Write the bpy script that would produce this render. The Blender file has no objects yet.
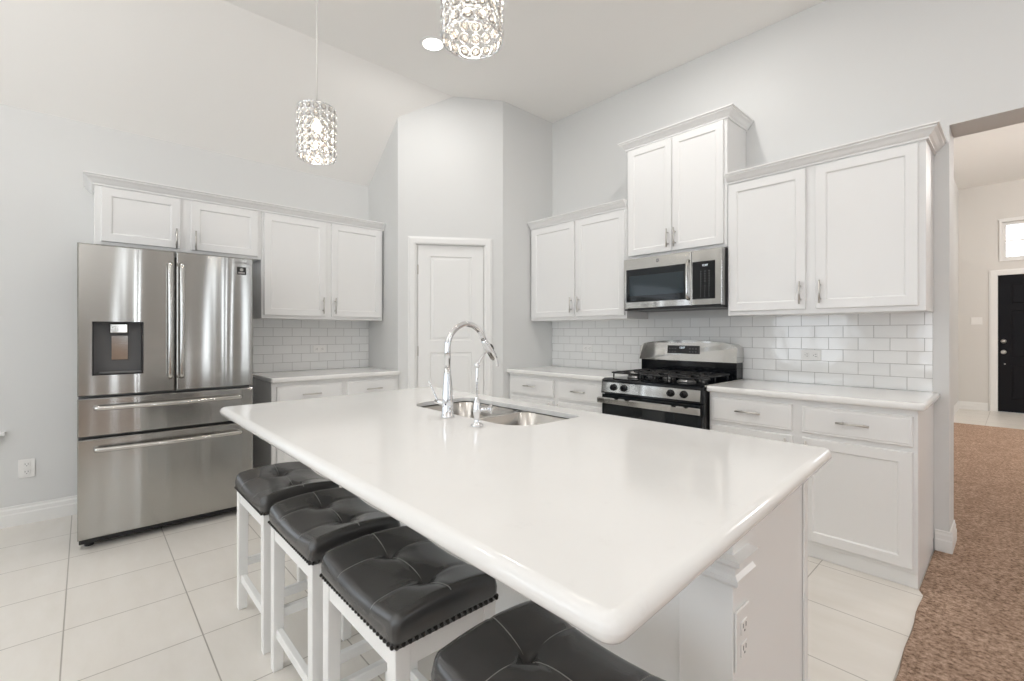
import bpy, bmesh, math, random
from mathutils import Vector, Matrix
random.seed(7)
PI = math.pi
S = bpy.context.scene
COL = S.collection

# ------------------------------------------------------------------ camera
F_PX, YAW = 464.9, 0.828
CX, CY, CZ, HZ = 4.414, -3.593, 1.251, 333.3
cam = bpy.data.cameras.new('camera')
cam.sensor_width = 36.0
cam.sensor_fit = 'HORIZONTAL'
cam.lens = F_PX / 1024 * 36.0
cam.shift_y = -(681 / 2 - HZ) / 1024
cam.clip_start = 0.05
camo = bpy.data.objects.new('camera', cam)
COL.objects.link(camo)
camo.location = (CX, CY, CZ)
camo.rotation_euler = (PI / 2, 0, YAW)
S.camera = camo

# ------------------------------------------------------------------ view + world
S.view_settings.view_transform = 'Standard'
S.view_settings.look = 'None'
S.view_settings.gamma = 1.0
S.view_settings.use_curve_mapping = False
S.view_settings.exposure = -1.10
try:
    S.cycles.max_bounces = 12
    S.cycles.diffuse_bounces = 8
    S.cycles.glossy_bounces = 6
    S.cycles.transmission_bounces = 8
    S.cycles.caustics_reflective = False
    S.cycles.caustics_refractive = False
except Exception:
    pass
W = bpy.data.worlds.new('world')
S.world = W
W.use_nodes = True
W.node_tree.nodes['Background'].inputs[0].default_value = (0.86, 0.93, 1.0, 1)
W.node_tree.nodes['Background'].inputs[1].default_value = 1.6


def area(name, loc, rot, sx, sy, power, color=(1, 1, 1), spread=PI):
    l = bpy.data.lights.new(name, 'AREA')
    l.shape = 'RECTANGLE'
    l.size, l.size_y = sx, sy
    l.energy = power
    l.color = color
    l.spread = spread
    o = bpy.data.objects.new(name, l)
    o.location, o.rotation_euler = loc, rot
    COL.objects.link(o)
    return o


DAY = (0.86, 0.93, 1.0)
CEIL = 3.445
RX, RY = 8.6, -6.8          # far walls of the living room behind the camera
# daylight standing just outside each window of the room behind the camera
area('daylight_left', (-0.20, -4.95, 1.40), (0, -PI / 2, 0), 1.55, 1.75, 22, DAY)
for xw in (1.6, 3.9, 6.2):
    area('daylight_front', (xw, RY - 0.2, 1.55), (PI / 2, 0, 0), 1.3, 1.75, 58, DAY)
area('daylight_right', (RX + 0.2, -5.2, 1.6), (0, PI / 2, 0), 1.75, 1.9, 8, DAY)
STREAK_SLITS = [(-3.16, -3.05), (-2.90, -2.77), (-1.74, -1.60), (-1.44, -1.32), (-0.98, -0.86)]
for sa, sb in STREAK_SLITS:                      # lit slits added in the unseen wall to draw streaks on the fridge
    area('streak_slit_light', (RX + 0.2, (sa + sb) / 2, 1.5), (0, PI / 2, 0), 2.3, sb - sa, 10, DAY)
area('daylight_transom', (4.75, 7.30, 2.72), (-PI / 2, 0, 0), 1.0, 0.5, 25, DAY)


# ------------------------------------------------------------------ materials
def mat(name, col, rough=0.5, metal=0.0, spec=0.5, coat=0.0, **kw):
    m = bpy.data.materials.new(name)
    m.use_nodes = True
    b = m.node_tree.nodes['Principled BSDF']
    b.inputs['Base Color'].default_value = (*col, 1)
    b.inputs['Roughness'].default_value = rough
    b.inputs['Metallic'].default_value = metal
    b.inputs['Specular IOR Level'].default_value = spec
    b.inputs['Coat Weight'].default_value = coat
    for k, v in kw.items():
        b.inputs[k.replace('_', ' ')].default_value = v
    return m


def nd(m, t, **kw):
    n = m.node_tree.nodes.new(t)
    for k, v in kw.items():
        setattr(n, k, v)
    return n


def lk(m, a, b):
    m.node_tree.links.new(a, b)


def bsdf(m):
    return m.node_tree.nodes['Principled BSDF']


def coords(m, sc=(1, 1, 1), out='Object', loc=(0, 0, 0), rot=(0, 0, 0)):
    t = nd(m, 'ShaderNodeTexCoord')
    p = nd(m, 'ShaderNodeMapping')
    p.inputs['Scale'].default_value = sc
    p.inputs['Location'].default_value = loc
    p.inputs['Rotation'].default_value = rot
    lk(m, t.outputs[out], p.inputs[0])
    return p.outputs[0]


def bump(m, height, strength=0.2, dist=0.002, normal=None):
    b = nd(m, 'ShaderNodeBump')
    b.inputs['Strength'].default_value = strength
    b.inputs['Distance'].default_value = dist
    lk(m, height, b.inputs['Height'])
    if normal:
        lk(m, normal, b.inputs['Normal'])
    lk(m, b.outputs[0], bsdf(m).inputs['Normal'])
    return b.outputs[0]


def noise(m, vec, scale, detail=4, rough=0.5):
    n = nd(m, 'ShaderNodeTexNoise')
    n.inputs['Scale'].default_value = scale
    n.inputs['Detail'].default_value = detail
    n.inputs['Roughness'].default_value = rough
    lk(m, vec, n.inputs['Vector'])
    return n.outputs['Fac']


def ramp(m, fac, stops):
    r = nd(m, 'ShaderNodeValToRGB')
    e = r.color_ramp.elements
    while len(e) < len(stops):
        e.new(0.5)
    for i, (p, c) in enumerate(stops):
        e[i].position = p
        e[i].color = (*c, 1)
    lk(m, fac, r.inputs[0])
    return r.outputs[0]


def paint(name, col, rough=0.6, peel=0.12):
    m = mat(name, col, rough, spec=0.3)
    v = coords(m)
    bump(m, noise(m, v, 160, 2), peel, 0.0015)
    return m


M = {}
M['wall'] = paint('wall_paint', (0.695, 0.70, 0.695))
M['hall_wall'] = paint('hall_wall_paint', (0.68, 0.665, 0.64))
M['ceiling'] = paint('ceiling_paint', (0.86, 0.85, 0.83), 0.8, 0.2)
M['trim'] = mat('white_trim_enamel', (0.81, 0.81, 0.80), 0.35)
M['cab'] = mat('white_cabinet_enamel', (0.80, 0.80, 0.795), 0.32)
M['panel'] = mat('grey_white_panel_paint', (0.82, 0.82, 0.81), 0.4)
M['nickel'] = mat('brushed_nickel', (0.62, 0.60, 0.57), 0.28, 1.0)
M['chrome'] = mat('polished_chrome', (0.80, 0.81, 0.83), 0.05, 1.0)
M['black'] = mat('black_plastic', (0.012, 0.012, 0.013), 0.35)
M['blackgloss'] = mat('black_gloss_enamel', (0.006, 0.007, 0.009), 0.07, spec=0.4)
M['iron'] = mat('cast_iron', (0.018, 0.018, 0.019), 0.45)
M['glassblack'] = mat('dark_oven_glass', (0.006, 0.009, 0.012), 0.03, spec=0.45)
M['darkgrey'] = mat('dark_grey_plastic', (0.10, 0.10, 0.102), 0.4)
M['midgrey'] = mat('mid_grey_plastic', (0.20, 0.20, 0.20), 0.35)
M['plate'] = mat('white_plastic_plate', (0.82, 0.815, 0.80), 0.3)
M['slot'] = mat('socket_slot', (0.10, 0.10, 0.10), 0.5)
M['stoolwood'] = mat('white_painted_wood', (0.84, 0.84, 0.83), 0.4)
M['thread'] = mat('grey_seam_thread', (0.22, 0.215, 0.205), 0.6)
M['nail'] = mat('dark_nailhead', (0.03, 0.028, 0.026), 0.3, 0.7)
M['blackdoor'] = mat('black_door_paint', (0.004, 0.004, 0.006), 0.35, spec=0.2)
M['white_print'] = mat('white_print', (0.75, 0.77, 0.78), 0.5)
M['grey_print'] = mat('grey_print', (0.22, 0.22, 0.22), 0.4)
M['darksteel'] = mat('burner_steel', (0.22, 0.22, 0.22), 0.35, 1.0)
M['cable'] = mat('clear_white_cord', (0.80, 0.79, 0.76), 0.4)
M['blind'] = mat('white_blind_slats', (0.8, 0.8, 0.79), 0.5)
M['caulk'] = mat('grey_edge_shadow_gap', (0.35, 0.35, 0.34), 0.7)

# stainless steel: brushed, gently wavy so that windows and the added slits draw vertical streaks
def steel(name, vertical_axis_scale, wav, col=(0.60, 0.59, 0.57), rough=0.2, ws=1.0, aniso=0.0):
    m = mat(name, col, rough, 1.0)
    if aniso:
        bsdf(m).inputs['Anisotropic'].default_value = aniso
        tg = nd(m, 'ShaderNodeTangent', direction_type='RADIAL', axis='Z')
        lk(m, tg.outputs[0], bsdf(m).inputs['Tangent'])
        bsdf(m).inputs['Anisotropic Rotation'].default_value = 0.25
    v = coords(m, vertical_axis_scale)
    v2 = coords(m, wav)
    fine = noise(m, v, 1.0, 3)
    r = nd(m, 'ShaderNodeMapRange')
    r.inputs['To Min'].default_value = rough - 0.02
    r.inputs['To Max'].default_value = rough + 0.02
    lk(m, fine, r.inputs['Value'])
    lk(m, r.outputs[0], bsdf(m).inputs['Roughness'])
    b = nd(m, 'ShaderNodeBump')
    b.inputs['Strength'].default_value = ws
    b.inputs['Distance'].default_value = 0.02
    lk(m, noise(m, v2, 1.0, 1, 0.3), b.inputs['Height'])
    lk(m, b.outputs[0], bsdf(m).inputs['Normal'])
    return m


M['steel'] = steel('fridge_stainless', (4, 4, 500), (5.0, 5.0, 0.35), (0.42, 0.41, 0.39), 0.125, ws=0.35, aniso=1.0)
M['steel_h'] = steel('range_stainless', (6, 300, 300), (5, 1, 1.2), (0.56, 0.55, 0.53), 0.12, 0.5)
M['steel_sink'] = steel('sink_stainless', (80, 80, 8), (6, 6, 1), (0.58, 0.56, 0.53), 0.25, 0.25)

# quartz counter
def quartz():
    m = mat('white_quartz', (0.83, 0.815, 0.785), 0.10, spec=0.4)
    v = coords(m)
    a = noise(m, v, 14, 10, 0.75)
    c = ramp(m, a, [(0.30, (0.765, 0.755, 0.74)), (0.40, (0.80, 0.795, 0.78)), (1.0, (0.81, 0.805, 0.79))])
    lk(m, c, bsdf(m).inputs['Base Color'])
    return m


M['quartz'] = quartz()


# subway tile (mapping is in object space; x along the wall, y used as height)
def subway():
    m = mat('white_subway_tile', (0.80, 0.805, 0.80), 0.08, coat=0.3)
    v = coords(m)
    sp = nd(m, 'ShaderNodeSeparateXYZ'); lk(m, v, sp.inputs[0])
    cb = nd(m, 'ShaderNodeCombineXYZ')
    lk(m, sp.outputs[0], cb.inputs[0]); lk(m, sp.outputs[2], cb.inputs[1])
    b = nd(m, 'ShaderNodeTexBrick')
    b.offset = 0.5
    b.inputs['Scale'].default_value = 1.0
    b.inputs['Brick Width'].default_value = 0.1575
    b.inputs['Row Height'].default_value = 0.0772
    b.inputs['Mortar Size'].default_value = 0.0016
    b.inputs['Mortar Smooth'].default_value = 0.3
    b.inputs['Color1'].default_value = (0.79, 0.795, 0.79, 1)
    b.inputs['Color2'].default_value = (0.82, 0.825, 0.82, 1)
    b.inputs['Mortar'].default_value = (0.40, 0.395, 0.385, 1)
    lk(m, cb.outputs[0], b.inputs['Vector'])
    lk(m, b.outputs['Color'], bsdf(m).inputs['Base Color'])
    inv = nd(m, 'ShaderNodeMath', operation='SUBTRACT')
    inv.inputs[0].default_value = 1
    lk(m, b.outputs['Fac'], inv.inputs[1])
    wob = nd(m, 'ShaderNodeBump')
    wob.inputs['Strength'].default_value = 0.25
    wob.inputs['Distance'].default_value = 0.01
    lk(m, noise(m, v, 9, 1), wob.inputs['Height'])
    bump(m, inv.outputs[0], 0.6, 0.002, wob.outputs[0])
    mr = nd(m, 'ShaderNodeMapRange')
    mr.inputs['To Min'].default_value = 0.08
    mr.inputs['To Max'].default_value = 0.7
    lk(m, b.outputs['Fac'], mr.inputs['Value'])
    lk(m, mr.outputs[0], bsdf(m).inputs['Roughness'])
    return m


M['subway'] = subway()


def floor_tile():
    m = mat('beige_floor_tile', (0.66, 0.63, 0.58), 0.3)
    v = coords(m)
    # the grid restarts under the island: joints east of x = 3 sit a little further west
    sp = nd(m, 'ShaderNodeSeparateXYZ'); lk(m, v, sp.inputs[0])
    gt = nd(m, 'ShaderNodeMath', operation='GREATER_THAN'); lk(m, sp.outputs[0], gt.inputs[0]); gt.inputs[1].default_value = 3.45
    ma = nd(m, 'ShaderNodeMath', operation='MULTIPLY_ADD')
    lk(m, gt.outputs[0], ma.inputs[0]); ma.inputs[1].default_value = 0.155; lk(m, sp.outputs[0], ma.inputs[2])
    cb = nd(m, 'ShaderNodeCombineXYZ'); lk(m, ma.outputs[0], cb.inputs[0]); lk(m, sp.outputs[1], cb.inputs[1])
    mp = nd(m, 'ShaderNodeMapping')
    mp.inputs['Location'].default_value = (-1.27 + 0.428 * 5, 3.66 + 0.428 * 10, 0)
    lk(m, cb.outputs[0], mp.inputs[0])
    b = nd(m, 'ShaderNodeTexBrick')
    b.offset = 0.0
    b.inputs['Scale'].default_value = 1.0
    b.inputs['Brick Width'].default_value = 0.428
    b.inputs['Row Height'].default_value = 0.428
    b.inputs['Mortar Size'].default_value = 0.0028
    b.inputs['Mortar Smooth'].default_value = 0.2
    b.inputs['Color1'].default_value = (0.76, 0.73, 0.685, 1)
    b.inputs['Color2'].default_value = (0.78, 0.75, 0.705, 1)
    b.inputs['Mortar'].default_value = (0.43, 0.40, 0.36, 1)
    lk(m, mp.outputs[0], b.inputs['Vector'])
    v2 = coords(m, (1, 3, 1))
    n = noise(m, v2, 3.0, 6, 0.6)
    mx = nd(m, 'ShaderNodeMix', data_type='RGBA', blend_type='MULTIPLY')
    mx.inputs[0].default_value = 1.0
    lk(m, b.outputs['Color'], mx.inputs[6])
    lk(m, ramp(m, n, [(0.3, (0.93, 0.92, 0.90)), (0.7, (1, 1, 1))]), mx.inputs[7])
    lk(m, mx.outputs[2], bsdf(m).inputs['Base Color'])
    inv = nd(m, 'ShaderNodeMath', operation='SUBTRACT')
    inv.inputs[0].default_value = 1
    lk(m, b.outputs['Fac'], inv.inputs[1])
    bump(m, inv.outputs[0], 0.5, 0.002)
    return m


M['tile'] = floor_tile()


def carpet_mat():
    m = mat('brown_carpet_pile', (0.27, 0.16, 0.10), 0.95, spec=0.1)
    v = coords(m)
    n1 = noise(m, v, 60, 6, 0.8)
    n2 = noise(m, v, 7, 3, 0.6)
    c1 = ramp(m, n1, [(0.38, (0.20, 0.13, 0.09)), (0.50, (0.47, 0.325, 0.24)), (0.62, (0.70, 0.52, 0.40))])
    mx = nd(m, 'ShaderNodeMix', data_type='RGBA', blend_type='MULTIPLY')
    mx.inputs[0].default_value = 1.0
    lk(m, c1, mx.inputs[6])
    lk(m, ramp(m, n2, [(0.3, (0.80, 0.78, 0.77)), (0.7, (1, 1, 1))]), mx.inputs[7])
    lk(m, mx.outputs[2], bsdf(m).inputs['Base Color'])
    bump(m, n1, 1.0, 0.012)
    return m


M['carpet'] = carpet_mat()


def leather():
    m = mat('charcoal_leather', (0.042, 0.042, 0.043), 0.2, spec=0.7)
    v = coords(m)
    bump(m, noise(m, v, 260, 3, 0.6), 0.12, 0.001)
    lk(m, ramp(m, noise(m, v, 6, 3), [(0.3, (0.038, 0.038, 0.038)), (0.7, (0.052, 0.051, 0.050))]), bsdf(m).inputs['Base Color'])
    return m


M['leather'] = leather()
M['crystal'] = mat('crystal_glass', (1.0, 0.97, 0.92), 0.03, **{'Transmission Weight': 0.85, 'IOR': 1.5})
M['pane'] = mat('window_glass', (1, 1, 1), 0.0, **{'Transmission Weight': 1.0, 'IOR': 1.02})


def emit(name, col, st):
    m = mat(name, (0.8, 0.8, 0.8), 0.4)
    b = bsdf(m)
    b.inputs['Emission Color'].default_value = (*col, 1)
    b.inputs['Emission Strength'].default_value = st
    return m


M['lamp'] = emit('lit_lens', (1.0, 0.96, 0.90), 14)
M['bulb'] = emit('lit_bulb', (1.0, 0.88, 0.70), 14)
M['display'] = emit('lit_display', (0.75, 0.9, 1.0), 1.6)


# ------------------------------------------------------------------ mesh helpers
def nb():
    return bmesh.new()


def box(bm, x0, x1, y0, y1, z0, z1, bev=0.0, seg=2, mi=0):
    r = bmesh.ops.create_cube(bm, size=1.0)
    vs = r['verts']
    for v in vs:
        v.co = Vector(((x0 + x1) / 2 + v.co.x * (x1 - x0), (y0 + y1) / 2 + v.co.y * (y1 - y0), (z0 + z1) / 2 + v.co.z * (z1 - z0)))
    fs = {f for v in vs for f in v.link_faces}
    for f in fs:
        f.material_index = mi
    if bev > 0:
        es = list({e for v in vs for e in v.link_edges})
        bmesh.ops.bevel(bm, geom=es, offset=bev, segments=seg, affect='EDGES', profile=0.5, material=mi)
    return bm


def cyl(bm, p0, p1, r0, r1=None, n=20, mi=0, caps=True):
    if r1 is None:
        r1 = r0
    p0, p1 = Vector(p0), Vector(p1)
    d = (p1 - p0).normalized()
    a = Vector((0, 0, 1)) if abs(d.z) < 0.9 else Vector((1, 0, 0))
    u = d.cross(a).normalized()
    w = d.cross(u)
    c = [[bm.verts.new(p + (u * math.cos(2 * PI * i / n) + w * math.sin(2 * PI * i / n)) * r) for i in range(n)] for p, r in ((p0, r0), (p1, r1))]
    for i in range(n):
        f = bm.faces.new((c[0][i], c[0][(i + 1) % n], c[1][(i + 1) % n], c[1][i]))
        f.smooth = True
        f.material_index = mi
    if caps:
        f = bm.faces.new(c[0][::-1]); f.material_index = mi
        f = bm.faces.new(c[1]); f.material_index = mi
    return bm


def tube(bm, pts, rad, n=12, mi=0, closed=False, flat=None):
    """sweep a circle (or an ellipse: flat = (scale_u, scale_w)) along a path"""
    pts = [Vector(p) for p in pts]
    k = len(pts)
    rs = rad if isinstance(rad, (list, tuple)) else [rad] * k
    rings = []
    prev = None
    for i, p in enumerate(pts):
        if closed:
            t = (pts[(i + 1) % k] - pts[(i - 1) % k]).normalized()
        else:
            t = (pts[min(i + 1, k - 1)] - pts[max(i - 1, 0)]).normalized()
        if prev is None:
            a = Vector((0, 0, 1)) if abs(t.z) < 0.9 else Vector((1, 0, 0))
            u = t.cross(a).normalized()
        else:
            u = (prev - t * prev.dot(t)).normalized()
        prev = u
        w = t.cross(u)
        su, sw = flat if flat else (1, 1)
        rings.append([bm.verts.new(p + (u * math.cos(2 * PI * j / n) * su + w * math.sin(2 * PI * j / n) * sw) * rs[i]) for j in range(n)])
    for i in range(k if closed else k - 1):
        A, B = rings[i], rings[(i + 1) % k]
        for j in range(n):
            f = bm.faces.new((A[j], A[(j + 1) % n], B[(j + 1) % n], B[j]))
            f.smooth = True
            f.material_index = mi
    if not closed:
        f = bm.faces.new(rings[0][::-1]); f.material_index = mi
        f = bm.faces.new(rings[-1]); f.material_index = mi
    return bm


def lathe(bm, prof, c=(0, 0, 0), axis='Z', n=24, mi=0):
    """prof: list of (radius, height); axis Z, or Y (height runs toward -y)"""
    rings = []
    for r, h in prof:
        ring = []
        for i in range(n):
            a = 2 * PI * i / n
            if axis == 'Z':
                q = (c[0] + r * math.cos(a), c[1] + r * math.sin(a), c[2] + h)
            else:
                q = (c[0] + r * math.cos(a), c[1] - h, c[2] + r * math.sin(a))
            ring.append(bm.verts.new(q))
        rings.append(ring)
    for k in range(len(rings) - 1):
        for i in range(n):
            f = bm.faces.new((rings[k][i], rings[k][(i + 1) % n], rings[k + 1][(i + 1) % n], rings[k + 1][i]))
            f.smooth = True
            f.material_index = mi
    for ring, rv in ((rings[0], True), (rings[-1], False)):
        f = bm.faces.new(ring[::-1] if rv else ring)
        f.material_index = mi
    return bm


def prism(bm, pts, axis, a0, a1, mi=0):
    """extrude a 2-D outline along an axis: axis 'X' takes (y,z), 'Y' takes (x,z), 'Z' takes (x,y)"""
    def P(q, a):
        return {'X': (a, q[0], q[1]), 'Y': (q[0], a, q[1]), 'Z': (q[0], q[1], a)}[axis]
    A = [bm.verts.new(P(q, a0)) for q in pts]
    B = [bm.verts.new(P(q, a1)) for q in pts]
    n = len(pts)
    for i in range(n):
        bm.faces.new((A[i], A[(i + 1) % n], B[(i + 1) % n], B[i])).material_index = mi
    bm.faces.new(A[::-1]).material_index = mi
    bm.faces.new(B).material_index = mi
    return bm


def rrect(x0, x1, y0, y1, r, n=6):
    """rounded rectangle outline, r one radius or four (x0y0, x1y0, x1y1, x0y1)"""
    rs = r if isinstance(r, (list, tuple)) else [r] * 4
    out = []
    for (cx, cy, a0), q in zip(((x0, y0, PI), (x1, y0, 1.5 * PI), (x1, y1, 0), (x0, y1, 0.5 * PI)), rs):
        ox = cx + (q if cx == x0 else -q)
        oy = cy + (q if cy == y0 else -q)
        for i in range(n + 1):
            a = a0 + (PI / 2) * i / n
            out.append((ox + q * math.cos(a), oy + q * math.sin(a)))
    return out


def loft(bm, loops, close_first=True, close_last=True, mi=0, smooth=True):
    L = [[bm.verts.new(p) for p in lp] for lp in loops]
    n = len(L[0])
    for k in range(len(L) - 1):
        for i in range(n):
            f = bm.faces.new((L[k][i], L[k][(i + 1) % n], L[k + 1][(i + 1) % n], L[k + 1][i]))
            f.smooth = smooth
            f.material_index = mi
    if close_first:
        bm.faces.new(L[0][::-1]).material_index = mi
    if close_last:
        bm.faces.new(L[-1]).material_index = mi
    return L


def slab(bm, x0, x1, y0, y1, z0, z1, rc=0.02, re=0.014, hole=None):
    """worktop: rounded outline, eased edge, optional hole outline"""
    def ring(ins, z):
        return [(x, y, z) for x, y in rrect(x0 + ins, x1 - ins, y0 + ins, y1 - ins, [max(q - ins, 0.002) for q in (rc if isinstance(rc, (list, tuple)) else [rc] * 4)])]
    loops = []
    N = 5
    for i in range(N + 1):
        a = PI / 2 * i / N
        loops.append(ring(re * (1 - math.sin(a)), z0 + re * (1 - math.cos(a))))
    for i in range(N + 1):
        a = PI / 2 * i / N
        loops.append(ring(re * (1 - math.cos(a)), z1 - re + re * math.sin(a)))
    L = loft(bm, loops, close_first=(hole is None), close_last=(hole is None))
    if hole:
        H = [[bm.verts.new((x, y, z)) for x, y in hole] for z in (z1 - 0.021, z1 - 0.003, z1)]
        n = len(hole)
        # tiny eased arris on the top of the cut-out
        cxm = sum(p[0] for p in hole) / n; cym = sum(p[1] for p in hole) / n
        for v in H[2]:
            d = Vector((v.co.x - cxm, v.co.y - cym, 0)).normalized() * 0.003
            v.co += d
        for k in range(2):
            for i in range(n):
                bm.faces.new((H[k][(i + 1) % n], H[k][i], H[k + 1][i], H[k + 1][(i + 1) % n]))
        wide = [[bm.verts.new((cxm + (x - cxm) * 1.16, cym + (y - cym) * 1.28, z)) for x, y in hole] for z in (z1 - 0.021, z0)]
        for A_, B_ in ((wide[0], H[0]), (wide[1], wide[0])):
            for i in range(n):
                bm.faces.new((A_[(i + 1) % n], A_[i], B_[i], B_[(i + 1) % n]))
        for outer, inner in ((L[0], wide[1]), (L[-1], H[2])):
            es = []
            for lp in (outer, inner):
                for i in range(len(lp)):
                    e = bm.edges.get((lp[i], lp[(i + 1) % len(lp)]))
                    es.append(e)
            bmesh.ops.triangle_fill(bm, use_beauty=True, use_dissolve=False, edges=es)
        bmesh.ops.recalc_face_normals(bm, faces=bm.faces)
    return bm


def panelled(bm, w, h, t, panels, prof, ease=0.004, mi=0):
    """slab 0..w x 0..h, back at y=0, front at y=-t; each panel (x0,z0,x1,z1) is cut in
    following prof = [(inset, depth)] from the front face"""
    e = ease
    xs = sorted({e, w - e} | {p[0] for p in panels} | {p[2] for p in panels})
    zs = sorted({e, h - e} | {p[1] for p in panels} | {p[3] for p in panels})
    V = {(x, z): bm.verts.new((x, -t, z)) for x in xs for z in zs}
    for i in range(len(xs) - 1):
        for j in range(len(zs) - 1):
            xm, zm = (xs[i] + xs[i + 1]) / 2, (zs[j] + zs[j + 1]) / 2
            if any(p[0] < xm < p[2] and p[1] < zm < p[3] for p in panels):
                continue
            bm.faces.new((V[xs[i], zs[j]], V[xs[i + 1], zs[j]], V[xs[i + 1], zs[j + 1]], V[xs[i], zs[j + 1]]))
    # outer eased rim + sides + back
    per = [(x, zs[0]) for x in xs] + [(xs[-1], z) for z in zs[1:]] + [(x, zs[-1]) for x in xs[::-1][1:]] + [(xs[0], z) for z in zs[::-1][1:-1]]
    def outp(q):
        x, z = q
        return (0 if x == xs[0] else w if x == xs[-1] else x, 0 if z == zs[0] else h if z == zs[-1] else z)
    a = [V[q] for q in per]
    b = [bm.verts.new((outp(q)[0], -t + e, outp(q)[1])) for q in per]
    c = [bm.verts.new((outp(q)[0], 0, outp(q)[1])) for q in per]
    n = len(per)
    for A, B in ((a, b), (b, c)):
        for i in range(n):
            bm.faces.new((A[i], B[i], B[(i + 1) % n], A[(i + 1) % n]))
    bm.faces.new(c)
    for (x0, z0, x1, z1) in panels:
        cell = [(x, z0) for x in xs if x0 <= x <= x1] + [(x1, z) for z in zs if z0 < z <= z1] + [(x, z1) for x in xs[::-1] if x0 <= x < x1] + [(x0, z) for z in zs[::-1] if z0 < z < z1]
        prev = [V[q] for q in cell]
        m = len(prev)
        for ins, dep in prof:
            cur = []
            for (x, z) in cell:
                nx = x0 + ins if x == x0 else x1 - ins if x == x1 else min(max(x, x0 + ins), x1 - ins)
                nz = z0 + ins if z == z0 else z1 - ins if z == z1 else min(max(z, z0 + ins), z1 - ins)
                cur.append(bm.verts.new((nx, -t + dep, nz)))
            for i in range(m):
                bm.faces.new((prev[i], prev[(i + 1) % m], cur[(i + 1) % m], cur[i]))
            prev = cur
        bm.faces.new(prev)
    bmesh.ops.recalc_face_normals(bm, faces=bm.faces)
    for f in bm.faces:
        f.material_index = mi
    return bm


def obj(name, bm, mats, parent=None, loc=(0, 0, 0), rotz=0.0):
    me = bpy.data.meshes.new(name)
    bm.normal_update()
    bm.to_mesh(me)
    bm.free()
    for m in (mats if isinstance(mats, (list, tuple)) else [mats]):
        me.materials.append(m)
    o = bpy.data.objects.new(name, me)
    COL.objects.link(o)
    o.location = loc
    o.rotation_euler = (0, 0, rotz)
    if parent:
        o.parent = parent
    return o


def tag(o, label, cat, group=None):
    o['label'] = label
    o['category'] = cat
    if group:
        o['group'] = group
    return o


def thing(name, label, cat, loc=(0, 0, 0), rotz=0.0, group=None):
    o = bpy.data.objects.new(name, None)
    o.empty_display_size = 0.1
    COL.objects.link(o)
    o.location = loc
    o.rotation_euler = (0, 0, rotz)
    return tag(o, label, cat, group)


def struct(name, bm, m, loc=(0, 0, 0), rotz=0.0):
    o = obj(name, bm, m, None, loc, rotz)
    o['kind'] = 'structure'
    return o


def dup(root, loc, rotz, label):
    r = root.copy()
    COL.objects.link(r)
    r.location = loc
    r.rotation_euler = (0, 0, rotz)
    r['label'] = label
    for ch in list(root.children):
        c = ch.copy()
        COL.objects.link(c)
        c.parent = r
        for g in list(ch.children):
            d = g.copy()
            COL.objects.link(d)
            d.parent = c
    return r


def text(name, body, size, m, parent, loc, rot, depth=0.0004, align='CENTER'):
    cu = bpy.data.curves.new(name, 'FONT')
    cu.body = body
    cu.size = size
    cu.extrude = depth
    cu.align_x = align
    cu.align_y = 'CENTER'
    cu.materials.append(m)
    tmp = bpy.data.objects.new(name + '_curve', cu)
    COL.objects.link(tmp)
    bpy.context.view_layer.update()
    me = bpy.data.meshes.new_from_object(tmp.evaluated_get(bpy.context.evaluated_depsgraph_get()))
    bpy.data.objects.remove(tmp)
    bpy.data.curves.remove(cu)
    me.materials.clear()
    me.materials.append(m)
    o = bpy.data.objects.new(name, me)
    COL.objects.link(o)
    o.location = loc
    o.rotation_euler = rot
    if parent:
        o.parent = parent
    return o


# ================================================================== SETTING
XP, YP = 1.125, -1.497          # planes of the pantry side walls
DA, DB = Vector((0.596, YP)), Vector((XP, -0.689))
DANG = math.atan2(DB.y - DA.y, DB.x - DA.x)
DLEN = (DB - DA).length
HDR = 2.426
XJ = 4.151                      # end of the range wall (opening jamb)
WT = 0.26
CX0 = 0.87                      # where the sloped ceiling meets the flat one

# floors
struct('floor', box(nb(), -0.15, 4.115, RY - 0.15, WT, -0.08, 0), M['tile'])


def carpet():
    bm = nb()
    # wavy cut edge against the tile, thin raised pile
    ys = [RY - 0.15 + i * 0.05 for i in range(int((5.30 - RY + 0.15) / 0.05) + 1)]
    L, R, L2 = [], [], []
    for y in ys:
        x = 4.108 + 0.004 * math.sin(y * 3.1) + 0.003 * math.sin(y * 17) if y < -0.62 else 4.087
        if y > WT:
            x = 3.72
        L.append(bm.verts.new((x, y, 0.0)))
        L2.append(bm.verts.new((x + 0.006, y, 0.012)))
        R.append(bm.verts.new((RX + 0.15, y, 0.012)))
    for i in range(len(ys) - 1):
        bm.faces.new((L[i], L2[i], L2[i + 1], L[i + 1]))
        bm.faces.new((L2[i], R[i], R[i + 1], L2[i + 1]))
    bm.faces.new((L[-1], L2[-1], R[-1], bm.verts.new((RX + 0.15, ys[-1], 0))))
    bmesh.ops.recalc_face_normals(bm, faces=bm.faces)
    return bm


struct('floor', carpet(), M['carpet'])
struct('floor', box(nb(), 3.6, RX + 0.15, 5.28, 7.25, -0.08, 0.004), M['tile'])


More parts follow.
